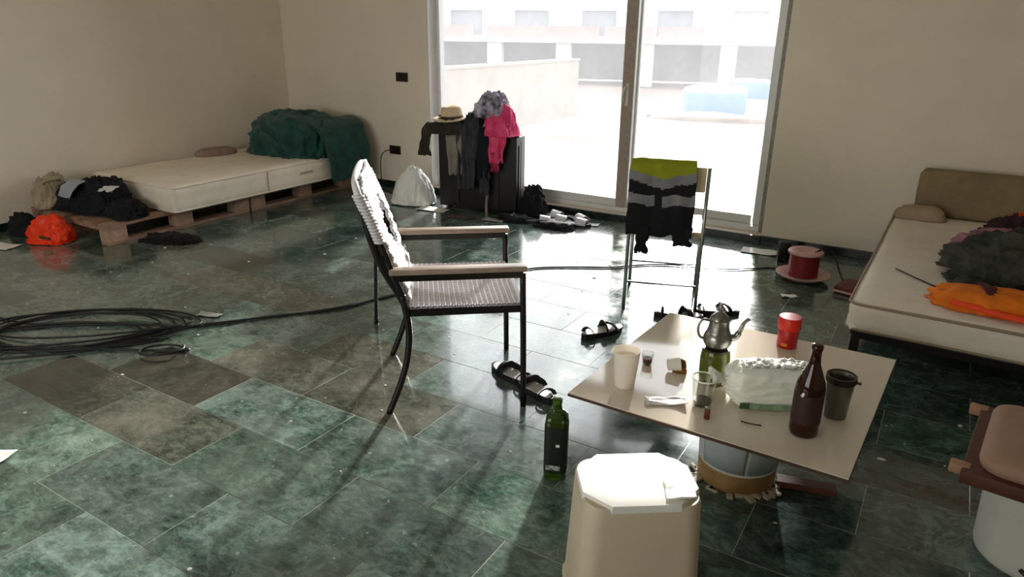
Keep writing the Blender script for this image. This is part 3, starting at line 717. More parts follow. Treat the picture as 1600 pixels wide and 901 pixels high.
top_rail = spline([(-.336, -.262, .88), (-.346, -.235, .91), (-.352, -.16, .925), (-.354, 0, .93), (-.352, .16, .925), (-.346, .235, .91), (-.336, .262, .88)], 6)
MB().tube(top_rail, .0135, 10).build('top_rail', M_mesh, ch, smooth=True)
# woven seat: two directions of flat strands
mb = MB()
def sag(x, y): return .448-.018*math.cos(PI*(x-.04)/.46)*math.cos(PI*y/.56)
for k in range(48):
    y = -.25+.5*k/47
    mb.tube([(-.175+.43*i/10, y, sag(-.175+.43*i/10, y)+(.0012 if k % 2 else -.0012)) for i in range(11)], .0052, 4, flat=.4)
for k in range(42):
    x = -.17+.425*k/41
    mb.tube([(x, -.262+.524*i/10, sag(x, -.262+.524*i/10)+(.0012 if k % 2 else -.0012)) for i in range(11)], .0052, 4, flat=.4)
mb.build('woven_seat', M_mesh, ch)
# back: rows of cord wound round the posts, open diamond left in the weave
def back_x(z):
    R = [(x, zz) for x, zz in REAR]
    for (xa, za), (xb, zb) in zip(R, R[1:]):
        if zb <= z <= za: return xa+(xb-xa)*(za-z)/(za-zb)
    return R[0][0]
mb = MB(); rows = 40
for k in range(rows):
    z = .455+.475*k/(rows-1); x = back_x(z)+.012; lim = (.247 if z < .70 else .262) if z < .885 else .262-(z-.885)*1.6
    d = abs(z-.72)
    gap = max(0, .13-d*1.1) if .60 < z < .84 else 0
    sp_ = [(-lim, -gap), (gap, lim)] if gap > .012 else [(-lim, lim)]
    for a, b in sp_:
        mb.tube([(x+.012*math.cos(PI*(a+(b-a)*i/8)/.56)+.004*math.sin(k*1.7+i), a+(b-a)*i/8, z) for i in range(9)], .0075, 6)
    for s in (-1, 1):                                  # the cord wraps each post
        if z > .70 and lim > .255: mb.tube([(back_x(z)+.018*math.cos(a), s*.262+.018*math.sin(a), z) for a in [2*PI*i/8 for i in range(8)]], .006, 5, closed=True)
mb.build('woven_back', M_mesh, ch, smooth=True)
for s in (-1, 1):                                      # second, rear tube of each side of the back
    MB().tube(spline([(back_x(z)-.030*math.sin(PI*min(1, (z-.46)/.40)), s*.262, z) for z in (.46, .52, .58, .64, .70, .76, .82, .86)], 4), .014, 8).build('rear_back_tube', M_dark, ch, smooth=True)
    MB().bar((back_x(.66)-.014, s*.262, .66), (back_x(.56)-.014, s*.262, .56), .03, .022).build('back_gusset', M_dark, ch)

rod = thing('steel_rod', (-2.377, 2.534, 0), 0, 'thin dark steel rod standing on the floor behind the mesh chair', 'rod')
pA, pB = Vector((0, 0, 0)), Vector((-2.03, 2.20, .70))-Vector((-2.377, 2.534, 0))
MB().tube([pA, pA.lerp(pB, .5), pB], .0095, 10).build('shaft', mat('dark_green_steel', '#2a3330', .5, metal=.3), rod, smooth=True)
MB().tube([pA, pA.lerp(pB, .035)], .0125, 10).build('rubber_tip', M_black, rod, smooth=True)

# ================================================================== CHAIR BY THE DOOR WITH VEST
bd, bn = Vector((.95, .31, 0)).normalized(), Vector((-.31, .95, 0)).normalized()
C2 = Vector((-1.183, 3.49, 0)); a2 = math.atan2(bd.y, bd.x); hw2 = .192
c2 = thing('door_chair', C2, a2, 'slim steel chair with cream backrest before the glass door', 'chair')
for s in (-1, 1):
    MB().tube([(s*hw2, .0, 0), (s*hw2, .03, .42), (s*hw2, .0, .80)], .010, 10).build('rear_leg', M_chrome, c2, smooth=True)
    MB().tube([(s*hw2, .41, 0), (s*hw2, .385, .42)], .010, 10).build('front_leg', M_chrome, c2, smooth=True)
    MB().bar((s*hw2, .03, .42), (s*hw2, .39, .42), .016, .02).build('seat_rail', M_chrome, c2)
MB().bar((-hw2, .012, .155), (hw2, .012, .155), .010, .010).build('stretcher', M_black, c2)
MB().bar((-hw2, .40, .155), (hw2, .40, .155), .010, .010).build('stretcher', M_black, c2)
M_cushion = mat('cream_seat_vinyl', '#d8c7a4', .6, var=.05)
MB().box((0, .21, .442), (hw2*2+.0, .40, .03), bev=.010).build('seat', M_cushion, c2, smooth=40)
MB().box((0, .012, .735), (hw2*2-.022, .022, .13), bev=.008).build('backrest', M_cushion, c2, smooth=40)
M_vy = mat('olive_yellow_hi_vis', '#8d9412', .8, var=.12, vscale=12); M_vb = mat('black_vest_cloth', '#0b0b10', .9, var=.2, bump=.3); M_vg = mat('grey_reflective_band', '#75767a', .6, var=.15, vscale=20)
vest = thing('hi_vis_vest', C2, a2, 'black and yellow safety vest with grey bands hung over the door chair', 'vest')
def band(u, v):
    V = .5-abs(u-.5)                                   # neckline dips to a point in the middle
    y0 = .30+.16*V; g0 = y0+.10
    if v < y0: return 0
    if v < g0: return 1
    if v < .54+.03*V: return 2
    if v < .65+.03*V and abs(u-.47) > .05: return 1
    return 2
path = [(.03, .77), (.025, .815), (-.0, .83), (-.03, .81), (-.045, .70), (-.05, .6), (-.05, .44)]
drape(path, .33, .34, 111, nf=3, amp=.014, hem=.02, nu=48, nv=60, bands=band).build('body', [M_vy, M_vg, M_vb], vest, (-.035, 0, 0), 0, True, solid=.006)
drape([(-.058, .50), (-.062, .42), (-.06, .345)], .07, .055, 113, nf=1, amp=.012, nu=12, nv=14).build('hanging_flap', M_vb, vest, (-.12, 0, 0), 0, True, solid=.01)
drape([(-.058, .50), (-.062, .44), (-.06, .40)], .10, .085, 115, nf=1, amp=.012, nu=12, nv=14).build('hanging_flap', M_vb, vest, (.085, 0, 0), 0, True, solid=.01)

# ================================================================== LOW TABLE: GLOSSY SLAB ON BUCKET
ZT = .32
sl = thing('table_slab', (-.462, 2.298, ZT-.012), .0, 'square glossy beige porcelain slab used as low table top', 'table')
M_slab = mat('glossy_beige_porcelain', '#d8cab8', .07, col2='#dfd3c4', vscale=2.2, spec=.65)
mb = MB().add([(-.455, -.429, .0015), (-.413, .435, .0015), (.45, .444, .0015), (.405, -.45, .0015), (-.455, -.429, .012), (-.413, .435, .012), (.45, .444, .012), (.405, -.45, .012)],
         [(0, 3, 2, 1), (4, 5, 6, 7), (0, 1, 5, 4), (1, 2, 6, 5), (2, 3, 7, 6), (3, 0, 4, 7)])
mb.build('glazed_face', M_slab, sl)
mb = MB().add([(x, y, z) for z in (-.001, .0085) for x, y in ((-.4565, -.4305), (-.4145, .4365), (.4515, .4455), (.4065, -.4515))],
         [(0, 3, 2, 1), (4, 5, 6, 7), (0, 1, 5, 4), (1, 2, 6, 5), (2, 3, 7, 6), (3, 0, 4, 7)])
mb.build('clay_body', mat('dark_clay_body', '#4a382e', .8), sl)
tb = thing('paint_bucket', (-.415, 2.19, 0), .2, 'white and tan paint bucket holding up the beige table slab', 'bucket')
M_tan = mat('tan_stained_plastic', '#b3905f', .55, col2='#8d6c42', vscale=7)
M_bw = mat('bucket_white', '#dcdcd6', .4, var=.05)
MB().lathe([(.125, 0), (.128, .004), (.131, .072), (.131, .075)], 40).build('lower_body', M_tan, tb, smooth=40)
MB().lathe([(.131, .073), (.143, .285), (.15, .29), (.15, .303), (.143, .305)], 40).build('upper_body', M_bw, tb, smooth=40)
def label_fn(u, v):
    a = -PI/2-.95+1.15*u; r = .1335+.0095*v; return (r*math.cos(a), r*math.sin(a), .084+.17*v)
MB().grid(label_fn, 20, 2).build('label', mat('pale_blue_label', '#c6d0d4', .5, col2='#b3bfc6', vscale=5), tb, smooth=True, solid=.001)
def label_fn2(u, v):
    a = -PI/2+.25+1.1*u; r = .1335+.0095*v; return (r*math.cos(a), r*math.sin(a), .084+.17*v)
MB().grid(label_fn2, 20, 2).build('label', mat('pale_blue_label', '#c6d0d4', .5), tb, smooth=True, solid=.001)
MB().tube([(.146*math.cos(PI+PI*k/20), .150*math.sin(PI+PI*k/20), .278-.05*math.sin(PI*k/20)) for k in range(21)], .003, 6).build('wire_handle', M_dark, tb, smooth=True)
# spilled plaster around its foot
rp = random.Random(5); mb = MB()
for k in range(26):
    a = -PI+PI*rp.random(); r = .125+rp.random()*.03
    mb.box((r*math.cos(a), r*math.sin(a), .005), (.02+.02*rp.random(), .012+.012*rp.random(), .010), rot=(0, 0, rp.random()*3), bev=.003)
oo = mb.build('plaster_crumbs', mat('pale_plaster_crumb', '#b5aa98', .9), tb); oo['kind'] = 'stuff'
tag(MB().box((0, 0, .012), (.19, .05, .022), bev=.004).build('wooden_offcut', mat('reddish_wood', '#5e3323', .7, var=.3, stretch=(1, 6, 6)), None, (-.19, 2.235, 0), .25), 'reddish brown wooden offcut on the floor beside the paint bucket', 'offcut')

# ---- things on the slab
def thin_glass():
    M = bpy.data.materials.new('clear_glass'); M.use_nodes = True; t = M.node_tree; t.nodes.remove(t.nodes['Principled BSDF'])
    N = t.nodes.new; L = t.links.new; out = t.nodes['Material Output']
    tr = N('ShaderNodeBsdfTransparent'); tr.inputs[0].default_value = (.93, .94, .92, 1); gl = N('ShaderNodeBsdfGlossy'); gl.inputs['Roughness'].default_value = .04
    lw = N('ShaderNodeLayerWeight'); lw.inputs[0].default_value = .35; mr = N('ShaderNodeMapRange'); mr.inputs[3].default_value = .03; mr.inputs[4].default_value = .28
    mx = N('ShaderNodeMixShader'); L(lw.outputs['Facing'], mr.inputs[0]); L(mr.outputs[0], mx.inputs[0]); L(tr.outputs[0], mx.inputs[1]); L(gl.outputs[0], mx.inputs[2]); L(mx.outputs[0], out.inputs[0])
    return M
M_clear = thin_glass()
t = thing('plastic_cup', (-.78, 2.018, ZT), 0, 'tall white plastic cup near the left corner of the slab', 'cup')
MB().lathe([(.031, 0), (.033, .002), (.0445, .122), (.046, .126), (.0475, .129), (.0455, .131), (.0435, .124), (.032, .006), (.001, .005)], 36).build('wall', mat('white_cup_plastic', '#f0e9df', .4, subs=.2), t, smooth=50)
MB().lathe([(.041, .104), (.041, .107)], 30).build('milky_drink', mat('milky_drink_liquid', '#efe6d2', .4), t, smooth=40)
t = thing('tea_glass', (-.774, 2.21, ZT), 0, 'tiny glass with brown tea dregs behind the white plastic cup', 'glass')
MB().lathe([(.015, 0), (.018, .002), (.019, .02), (.023, .048), (.0215, .048), (.017, .02), (.001, .006)], 24).build('wall', M_clear, t, smooth=50)
MB().lathe([(.015, .007), (.017, .02), (.0175, .026)], 20).build('tea_dregs', mat('dark_tea', '#4a1c10', .3), t, smooth=50)
t = thing('tilted_cup', (-.695, 2.195, ZT), .5, 'small white coffee cup tipped on its side near the slab middle', 'cup')
MB().lathe([(.014, 0), (.02, .002), (.026, .045), (.0245, .045), (.018, .006), (.001, .005)], 26).xf(Matrix.Translation((0, 0, .026)) @ Matrix.Rotation(1.45, 4, 'Y')).build('wall', M_white, t, smooth=50)
t = tag(heap((.022, .017, .042), 121, sub=4, fold=.15).build('brown_bun', mat('golden_brown_crust', '#7a4d1c', .6, var=.3, vscale=30), None, (-.655, 2.215, ZT), .6, True), 'small golden brown lump of bread by the tipped cup', 'bread')
t = thing('green_jar', (-.535, 2.205, ZT), 0, 'squat olive green glass jar beneath the silver teapot', 'jar')
M_og = mat('olive_green_glass', '#56600f', .12, trans=.35, var=.15, vscale=8)
MB().lathe([(.040, 0), (.046, .004), (.049, .03), (.050, .09), (.046, .118), (.043, .125), (.001, .126)], 36).build('body', M_og, t, smooth=50)
MB().lathe([(.044, .122), (.046, .124), (.046, .130), (.001, .131)], 30).build('lid', mat('dark_jar_lid', '#2a2a1c', .4), t, smooth=40)
tp = thing('teapot', (-.535, 2.205, ZT+.132), math.atan2(.52, .85), 'small silver teapot with long spout standing on the green jar', 'teapot')
M_silver = mat('worn_silver', '#8f8c86', .28, metal=.9, var=.2, vscale=25)
MB().lathe([(.034, 0), (.044, .004), (.053, .02), (.054, .035), (.047, .052), (.043, .056), (.043, .060), (.038, .075), (.036, .095), (.037, .099), (.034, .102)], 36).build('body', M_silver, tp, smooth=50)
lid = MB().lathe([(.036, .101), (.034, .108), (.022, .120), (.008, .127), (.005, .132)], 30).build('lid', M_silver, tp, smooth=50)
tp.scale = (.88, .88, 1.0)
MB().lathe([(.004, .130), (.009, .137), (.011, .144), (.007, .152), (.001, .155)], 20).build('knob', M_silver, lid, smooth=50)
MB().tube(spline([(.040, 0, .035), (.066, 0, .036), (.080, 0, .055), (.092, 0, .085), (.112, 0, .103)], 6), [.014]*6+[.012]*6+[.009]*6+[.007]*6+[.006], 12).build('spout', M_silver, tp, smooth=True)
MB().tube(spline([(-.035, 0, .095), (-.065, 0, .098), (-.078, 0, .07), (-.07, 0, .04), (-.05, 0, .03)], 6), .005, 8).build('handle', M_silver, tp, smooth=True)
t = thing('tumbler', (-.518, 2.035, ZT), 0, 'clear glass tumbler with dark dregs in front of the bread bag', 'glass')
MB().lathe([(.028, 0), (.031, .003), (.0385, .094), (.0395, .096), (.0365, .094), (.0285, .010), (.001, .008)], 36).build('wall', M_clear, t, smooth=50)
MB().lathe([(.0395, .091), (.0405, .094), (.0395, .097), (.0375, .094), (.0395, .091)], 36, cap=False).build('rim', mat('glass_rim', '#f4f4f2', .1), t, smooth=True)
MB().lathe([(.027, .009), (.0285, .014), (.029, .017)], 24).build('dregs', mat('dark_dregs', '#4c3f38', .5), t, smooth=40)
# bread in its bag
t = thing('bread_bag', (-.345, 2.165, ZT), math.atan2(.46, .88), 'sliced bread in a pale green and white plastic bag on the slab', 'bread')
mb = MB(); bm = bmesh.new(); bmesh.ops.create_icosphere(bm, subdivisions=5, radius=1); bm.verts.index_update(); vv = []
for v in bm.verts:
    p = v.co; e = 5.; r = 1/((abs(p.x)**e+abs(p.y)**e+abs(p.z)**e)**(1/e)); q = p*r
    k = 1+.05*ridge(q*2.6+Vector((3, 1, 5)))+.05*noise.noise(q*3)
    tx = 1-.42*max(0, (-q.x-.72)/.28)
    vv.append((q.x*.142*k, q.y*.066*k*tx, .066+q.z*.064*k*tx))
mn = min(p[2] for p in vv); mb.add([(x, y, z-mn) for x, y, z in vv], [tuple(q.index for q in f.verts) for f in bm.faces]); bm.free()
M_bread = mat('pale_green_film', '#e6ead8', .3, col2='#f4f5ee', vscale=7, bump=.5, bscale=22, stretch=(.5, 1, 2.2))
mb.build('film_wrapped_loaf', M_bread, t, smooth=True)
fr = MB().grid(lambda u, v: (-.135-.05*v, (u-.5)*(.05+.06*v), .075+.02*math.sin(u*19)*v+.012*v), 20, 8)
fr.build('gathered_end', M_bread, t, smooth=True, solid=.0012)
M_gband = mat('leaf_green_print', '#8aa076', .4, var=.2)
for y, z in ((-.02, .1335), (.0, .1365), (.02, .1365)):
    MB().tube([(x*.01, y+.002*math.sin(x), z+.0015*math.sin(x*.9)-abs(x)*.0002) for x in range(-8, 11)], .0035, 6, flat=.4).build('print_stripe', M_gband, t, smooth=True)
MB().box((.01, -.0725, .018), (.19, .002, .018), bev=.0006).build('print_stripe', mat('sage_print', '#7f9678', .4, var=.3, vscale=40), t)
MB().box((-.09, -.0735, .02), (.03, .002, .02), bev=.0006).build('print_stripe', mat('dark_green_print', '#35573a', .4), t)
hp = MB()
for k in range(7): hp.grid(lambda u, v, k=k: (-.07+.025*k+(u-.5)*.05, -.01+(v-.5)*.06, .138+.012*noise.noise(Vector((u*4, v*4, k*2.1)))+.006*(k % 2)), 8, 8)
hp.build('crinkled_film', mat('shiny_film', '#eceee6', .15, var=.05), t, smooth=True, solid=.0008)
# beer bottle
t = thing('beer_bottle', (-.208, 2.03, ZT), 0, 'brown glass beer bottle standing on the slab beside the bread', 'bottle')
M_amber = mat('amber_glass', '#3a1206', .08, trans=.45, var=.2, vscale=6)
MB().lathe([(.036, 0), (.0405, .004), (.042, .015), (.042, .150), (.039, .17), (.026, .205), (.017, .228), (.0145, .25), (.0145, .272), (.0165, .274), (.0165, .288), (.0125, .291), (.001, .290)], 36).build('glass_body', M_amber, t, smooth=60)
MB().lathe([(.0425, .045), (.0427, .05), (.0427, .135), (.0425, .14)], 36, cap=False).build('label', mat('worn_brown_label', '#2b1611', .6, col2='#3b2019', vscale=18), t, smooth=60)
MB().box((-.012, -.0415, .142), (.008, .003, .014), rot=(0, .4, -.3), bev=.001).build('label_scrap', M_white, t)
t = thing('steel_cup', (-.142, 2.185, ZT), 0, 'dull steel cup with dark rim right of the beer bottle', 'cup')
MB().lathe([(.029, 0), (.032, .003), (.040, .118), (.043, .124), (.0445, .136), (.0425, .142), (.039, .139), (.037, .12), (.029, .01), (.001, .008)], 36).build('wall', mat('dull_steel', '#75736a', .3, metal=.75, var=.2, vscale=20), t, smooth=50)
MB().lathe([(.0435, .122), (.0455, .13), (.044, .1435), (.040, .143), (.0385, .13), (.0435, .122)], 36, cap=False).build('dark_rim', mat('burnt_rim', '#2a1b14', .4), t, smooth=50)
MB().box((.047, 0, .128), (.02, .012, .006), bev=.002).build('lip_tab', mat('burnt_rim', '#2a1b14'), t)
# red tin
t = thing('red_tin', (-.381, 2.648, ZT), 0, 'small red tin with screw lid at the far edge of the slab', 'tin')
M_red = mat('red_lacquer', '#a8140d', .35, var=.1)
MB().lathe([(.034, 0), (.037, .003), (.037, .07), (.034, .076)], 32).build('body', M_red, t, smooth=50)
MB().lathe([(.0405, .074), (.042, .078), (.042, .118), (.039, .123), (.001, .124)], 32).build('lid', mat('bright_red_plastic', '#cf2318', .35), t, smooth=50)
MB().box((-.004, -.0372, .018), (.022, .002, .012), bev=.0005).build('gold_mark', mat('orange_gold', '#d9822b', .4), t)
# lighter and twig
t = thing('lighter', (-.477, 1.95, ZT), .2, 'brown pocket lighter standing near the front slab edge', 'lighter')
MB().box((0, 0, .018), (.018, .011, .036), bev=.003).build('body', mat('brown_lighter', '#5b2f22', .3), t, smooth=40)
MB().box((0, 0, .041), (.016, .010, .010), bev=.002).build('metal_head', M_chrome, t, smooth=40)
MB().tube([(-.003, -.003, .047), (-.003, .003, .047)], .003, 8).build('spark_wheel', M_dark, t)
tag(MB().tube(spline([(-.03, .006, .003), (-.01, 0, .004), (.012, -.003, .006), (.03, .004, .003)], 4), .0022, 6).build('twig', mat('dark_twig', '#4a3322', .8), None, (-.352, 1.988, ZT), .15, True), 'short dark twig on the slab in front of the bread', 'twig')
paper((-.62, 1.98, ZT), .5, (.13, .05), 'crumpled clear film on the slab beside the plastic cup', 'cling_film', 'film', mat('greyish_film', '#cfc8c6', .2))

# ================================================================== GREEN BOTTLE ON THE FLOOR
t = thing('oil_bottle', (-.945, 1.850, 0), .35, 'dark green square oil bottle standing on the floor near the stool', 'bottle')
M_dg = mat('dark_green_glass', '#37500f', .1, trans=.45, var=.15)
MB().lathe([(.034, 0), (.0375, .004), (.0385, .02), (.0385, .21), (.036, .232), (.025, .247), (.0165, .254), (.0145, .27), (.014, .285), (.016, .287), (.016, .298), (.012, .30), (.001, .299)], 40, sq=2.5).build('glass_body', M_dg, t, smooth=50)
MB().lathe([(.0392, .03), (.0394, .032), (.0394, .205), (.0392, .207)], 40, sq=2.5, cap=False).build('label', mat('black_green_label', '#0d120b', .5, col2='#191f12', vscale=14), t, smooth=50)
MB().box((-.004, -.0400, .052), (.05, .0015, .018), bev=.0005).build('label_strip', mat('label_white_print', '#22261f', .5, col2='#c9cdc2', vscale=70), t)
MB().box((.01, -.0400, .14), (.012, .0015, .01), bev=.0005).build('label_mark', M_white, t)

# ================================================================== WHITE STOOL BUCKET (foreground)
st = thing('white_stool_tub', (-.515, 1.465, 0), math.atan2(.155, .22), 'white square tub upside down as stool in front of the table', 'tub')
M_tub = mat('offwhite_tub_plastic', '#cbbca3', .5, var=.03, vscale=5)
def rrect(w, d, r, k=7):
    P = []
    for cx, cy, a0 in ((w/2-r, d/2-r, 0), (-w/2+r, d/2-r, PI/2), (-w/2+r, -d/2+r, PI), (w/2-r, -d/2+r, 3*PI/2)):
        for i in range(k+1): a = a0+PI/2*i/k; P.append((cx+r*math.cos(a), cy+r*math.sin(a)))
    return P
def loft(secs, cap=True):
    mb = MB(); n = len(secs[0]); v = [p for s in secs for p in s]; f = []
    for i in range(len(secs)-1):
        for k in range(n): f.append((i*n+k, i*n+(k+1) % n, (i+1)*n+(k+1) % n, (i+1)*n+k))
    if cap: f.append(tuple(range(n))[::-1]); f.append(tuple(range((len(secs)-1)*n, len(secs)*n)))
    return mb.add(v, f)
S = lambda w, d, r, z: [(x, y, z) for x, y in rrect(w, d, r)]
loft([S(.335, .265, .05, 0), S(.335, .265, .05, .02), S(.325, .255, .05, .022), S(.295, .225, .05, .355), S(.285, .215, .048, .368)]).build('body', M_tub, st, smooth=50)
mb = MB(); o_ = rrect(.292, .222, .062, 1); n = len(o_); rng = random.Random(3)
rings = [[(x*1.0, y*1.0, .352) for x, y in o_], [(x*1.015+.003*noise.noise(Vector((x*20, y*20, 1))), y*1.015, .368) for x, y in o_], [(x*1.0, y*1.0, .378) for x, y in o_]]
for k in (.85, .6, .3, .05):
    rings.append([(x*k, y*k, .381+.006*noise.noise(Vector((x*k*14, y*k*14, 4)))+.004*ridge(Vector((x*k*6, y*k*6, 2)))) for x, y in o_])
loft(rings).build('crumpled_cover', M_white, st, smooth=30)
fl_ = MB().grid(lambda u, v: (.05+.075*u+.012*v, -.098+.075*v, .384+.003*noise.noise(Vector((u*5, v*5, 8)))+.003*(1-v)*u), 12, 12)
fl_.build('folded_flap', M_white, st, smooth=True, solid=.002)

# ================================================================== BUCKET STOOL (right edge)
bs = thing('bucket_stool', (.435, 2.245, 0), -.12, 'white round bucket with brown board and cushion at the right edge', 'stool')
MB().lathe([(.138, 0), (.142, .004), (.145, .02), (.155, .27), (.160, .272), (.160, .30), (.155, .302)], 44).build('bucket', mat('dull_white_bucket', '#c9c8bd', .45, var=.06), bs, smooth=40)
MB().tube([(.150*math.cos(PI*1.25+PI*.5*k/12), .150*math.sin(PI*1.25+PI*.5*k/12), .10-.012*k) for k in range(5, 10)], .006, 8).build('handle_mark', M_black, bs, smooth=True)
M_sb = mat('brown_leatherette', '#4c2718', .6, var=.15, vscale=8)
MB().box((.02, -.02, .322), (.46, .46, .04), bev=.006).build('seat_board', M_sb, bs, smooth=40)
for x, y in ((-.215, -.215), (-.215, .185)): MB().box((x, y, .330), (.05, .035, .03), bev=.006).build('corner_tab', mat('pale_wood_tab', '#a07a5e', .7), bs, smooth=40)
loft([[(x+.035, y-.02, z) for x, y in rrect(w, w, r)] for w, r, z in ((.40, .05, .338), (.42, .06, .345), (.43, .065, .362), (.42, .07, .378), (.36, .07, .386), (.2, .05, .388))]).build('cushion', mat('pinkish_tan_cushion', '#977964', .75, var=.1, vscale=5), bs, smooth=60)

# ================================================================== BED ON THE RIGHT
bt = thing('low_bed', (.285, 4.09, 0), -.015, 'low dark framed bed with cream mattress along the right side', 'bed')
BW, BL = .98, 1.94
MB().bar((-BW/2+.03, -BL/2+.03, .235), (BW/2-.03, -BL/2+.03, .235), .04, .035).build('frame_rail', M_dark, bt)
MB().bar((-BW/2+.03, BL/2-.03, .235), (BW/2-.03, BL/2-.03, .235), .04, .035).build('frame_rail', M_dark, bt)
for s in (-1, 1): MB().bar((s*(BW/2-.03), -BL/2+.05, .235), (s*(BW/2-.03), BL/2-.05, .235), .04, .035).build('frame_rail', M_dark, bt)
for k in range(9): MB().box((0, -BL/2+.15+k*(BL-.3)/8, .247), (BW-.1, .07, .012)).build('slat', M_wood, bt)
for x in (-BW/2+.035, BW/2-.035):
    for y in (-BL/2+.035, BL/2-.035): MB().box((x, y, .11), (.036, .036, .22), bev=.003).build('leg', M_dark, bt)
mt2 = thing('bed_mattress', (.285, 4.09, .254), -.015, 'cream mattress with piped edge lying on the low bed', 'mattress')
mb = mattress(1.0, 1.97, .135, seed=8, r=.05); base = mb.base
mb.build('body', mat('cream_bed_ticking', '#e4d9ca', .9, var=.06, vscale=6, bump=.15, bscale=35), mt2, smooth=50)
piping(base, .124, .006).build('piping', mat('taupe_piping', '#95846f', .8), mt2, smooth=True)
piping(base, .012, .006).build('piping', mat('taupe_piping', '#95846f', .8), mt2, smooth=True)
MB().box((-.455, -.955, .02), (.06, .06, .03), bev=.01).build('white_corner_patch', M_white, mt2)
t = thing('back_cushion', (.22, 4.98, .392), 0, 'big olive beige cushion leaning on the wall at the bed head', 'cushion', rot=(-.22, 0, 0))
mb = loft([[(x, y, z) for x, y in rrect(w, d, r)] for w, d, r, z in ((.60, .05, .02, 0), (.66, .11, .05, .03), (.67, .13, .06, .14), (.66, .11, .05, .25), (.61, .05, .02, .285))])
mb.v = [(x+.012*noise.noise(Vector((x*5, y*5, z*5))), y+.014*noise.noise(Vector((x*5, z*5, 3))), z) for x, y, z in mb.v]
mb.build('cover', mat('olive_beige_cloth', '#857558', .9, var=.15, vscale=5, bump=.2), t, smooth=60)
MB().tube([(.30*math.cos(a)*1.09, -.0, .143+.135*math.sin(a)) for a in [2*PI*k/30 for k in range(30)]], .003, 6, closed=True).build('welt', mat('olive_beige_cloth', '#857558'), t, smooth=True)
tag(heap((.13, .09, .07), 141, sub=4, fold=.1).build('rolled_cloth', mat('tan_cloth', '#a08c74', .9, var=.1), None, (-.06, 4.87, .392), .1, True), 'small tan cloth tucked beside the big cushion on the bed', 'cloth')
ZM = .396
M_dgc = mat('dark_grey_green_cloth', '#23261f', .95, col2='#4b4d44', vscale=9, bump=.3)
o = thing('dark_coat', (.40, 3.68, ZM), .35, 'dark grey green coat thrown across the bed mattress', 'coat')
heap((.34, .24, .21), 143, sub=5, fold=.24, freq=2.2, lump=.3, stretch=(1, 1.7, 1)).build('body', M_dgc, o, (.06, .05, 0), .15, True)
heap((.24, .08, .07), 145, sub=5, fold=.2, stretch=(1, 2, 1)).build('sleeve', M_dgc, o, (-.12, -.06, 0), .5, True)
heap((.25, .10, .09), 147, sub=5, fold=.2).build('lining', mat('black_blue_lining', '#0d0d18', .7), o, (.14, -.15, 0), .05, True)
M_or = mat('orange_cloth', '#e2760f', .8, var=.15, vscale=7, bump=.3)
o = thing('orange_garment', (.33, 3.30, ZM), .02, 'orange garment with red band folded near the front of the bed', 'garment')
heap((.25, .10, .075), 149, sub=5, fold=.14, freq=1.7, lump=.15, power=4).build('body', M_or, o, (0, 0, 0), 0, True)
MB().tube(spline([(-.2, -.085, .035), (-.1, -.105, .03), (0, -.12, .02), (.12, -.135, .02), (.25, -.13, .02)], 6), .015, 8, flat=.6).build('hem_band', mat('red_orange_band', '#ef4a1c', .7), o, smooth=True)
drape([(.07, .085), (0, .09), (-.07, .075), (-.10, .04)], .045, .045, 151, nf=1, amp=.004, nu=6, nv=14).build('maroon_strip', mat('maroon_strip_cloth', '#4b1412', .8), o, (-.08, 0, 0), .25, True, solid=.003)
M_mauve = mat('mauve_pink_cloth', '#a0707e', .9, var=.3, vscale=9, bump=.3)
tag(heap((.19, .11, .11), 153, sub=5, fold=.24, lump=.3).build('pink_shirt', M_mauve, None, (.32, 4.20, ZM), .2, True), 'dusty pink shirt crumpled behind the dark coat on the bed', 'shirt')
tag(heap((.13, .09, .14), 155, sub=5, fold=.24, lump=.3).build('plum_sweater', mat('plum_cloth', '#3c2428', .9, var=.3), None, (.36, 4.42, ZM), .2, True), 'plum brown sweater behind the pink shirt on the bed', 'sweater')
tag(heap((.08, .06, .13), 157, sub=4, fold=.2).build('orange_cloth', mat('red_orange_cloth', '#e8511c', .8), None, (.42, 4.60, ZM), .1, True), 'small red orange cloth behind the plum sweater on the bed', 'cloth')
tag(MB().tube(spline([(-.10, 3.67, ZM+.002), (.0, 3.55, ZM+.004), (.09, 3.47, ZM+.003), (.15, 3.42, ZM+.02)], 6), .0035, 6).build('thin_cord', M_cable, None, smooth=True), 'thin black cord on the mattress by the dark coat', 'cord')
tag(MB().tube(spline([(.05, 3.34, ZM), (.10, 3.33, ZM+.008), (.14, 3.31, ZM+.02)], 5), .005, 6).build('dark_cord_end', M_cable, None, smooth=True), 'short dark cord end poking from the orange garment', 'cord')

# ================================================================== CABLE REEL
rl = thing('cable_reel', (-.62, 4.50, 0), .2, 'red cable reel with pink flanges on the floor below the wall', 'reel')
M_pk = mat('pale_pink_plastic', '#c99c95', .5, var=.06)
MB().lathe([(.05, .0), (.10, .004), (.155, .032), (.160, .040), (.154, .042), (.09, .022), (.001, .020)], 40).build('flange', M_pk, rl, smooth=50)
mb = MB().lathe([(.072, .02), (.072, .165)], 32); mb.build('core', M_pk, rl, smooth=50)
mb = MB()
for k in range(15): mb.tube([(.083*math.cos(2*PI*i/28), .083*math.sin(2*PI*i/28), .034+k*.0088) for i in range(28)], .0055, 6, closed=True)
oo = mb.build('wound_red_cable', mat('red_cable_sheath', '#7c1a18', .45), rl, smooth=True)
MB().lathe([(.098, .166), (.104, .170), (.104, .180), (.098, .186), (.05, .182), (.03, .172), (.001, .172)], 40).build('flange', M_pk, rl, smooth=50)
MB().tube(spline([(.05, -.01, .18), (.1, .02, .195), (.16, .05, .17), (.21, .03, .06), (.24, .0, .006)], 6), .005, 6).build('loose_end', M_cable, rl, smooth=True)
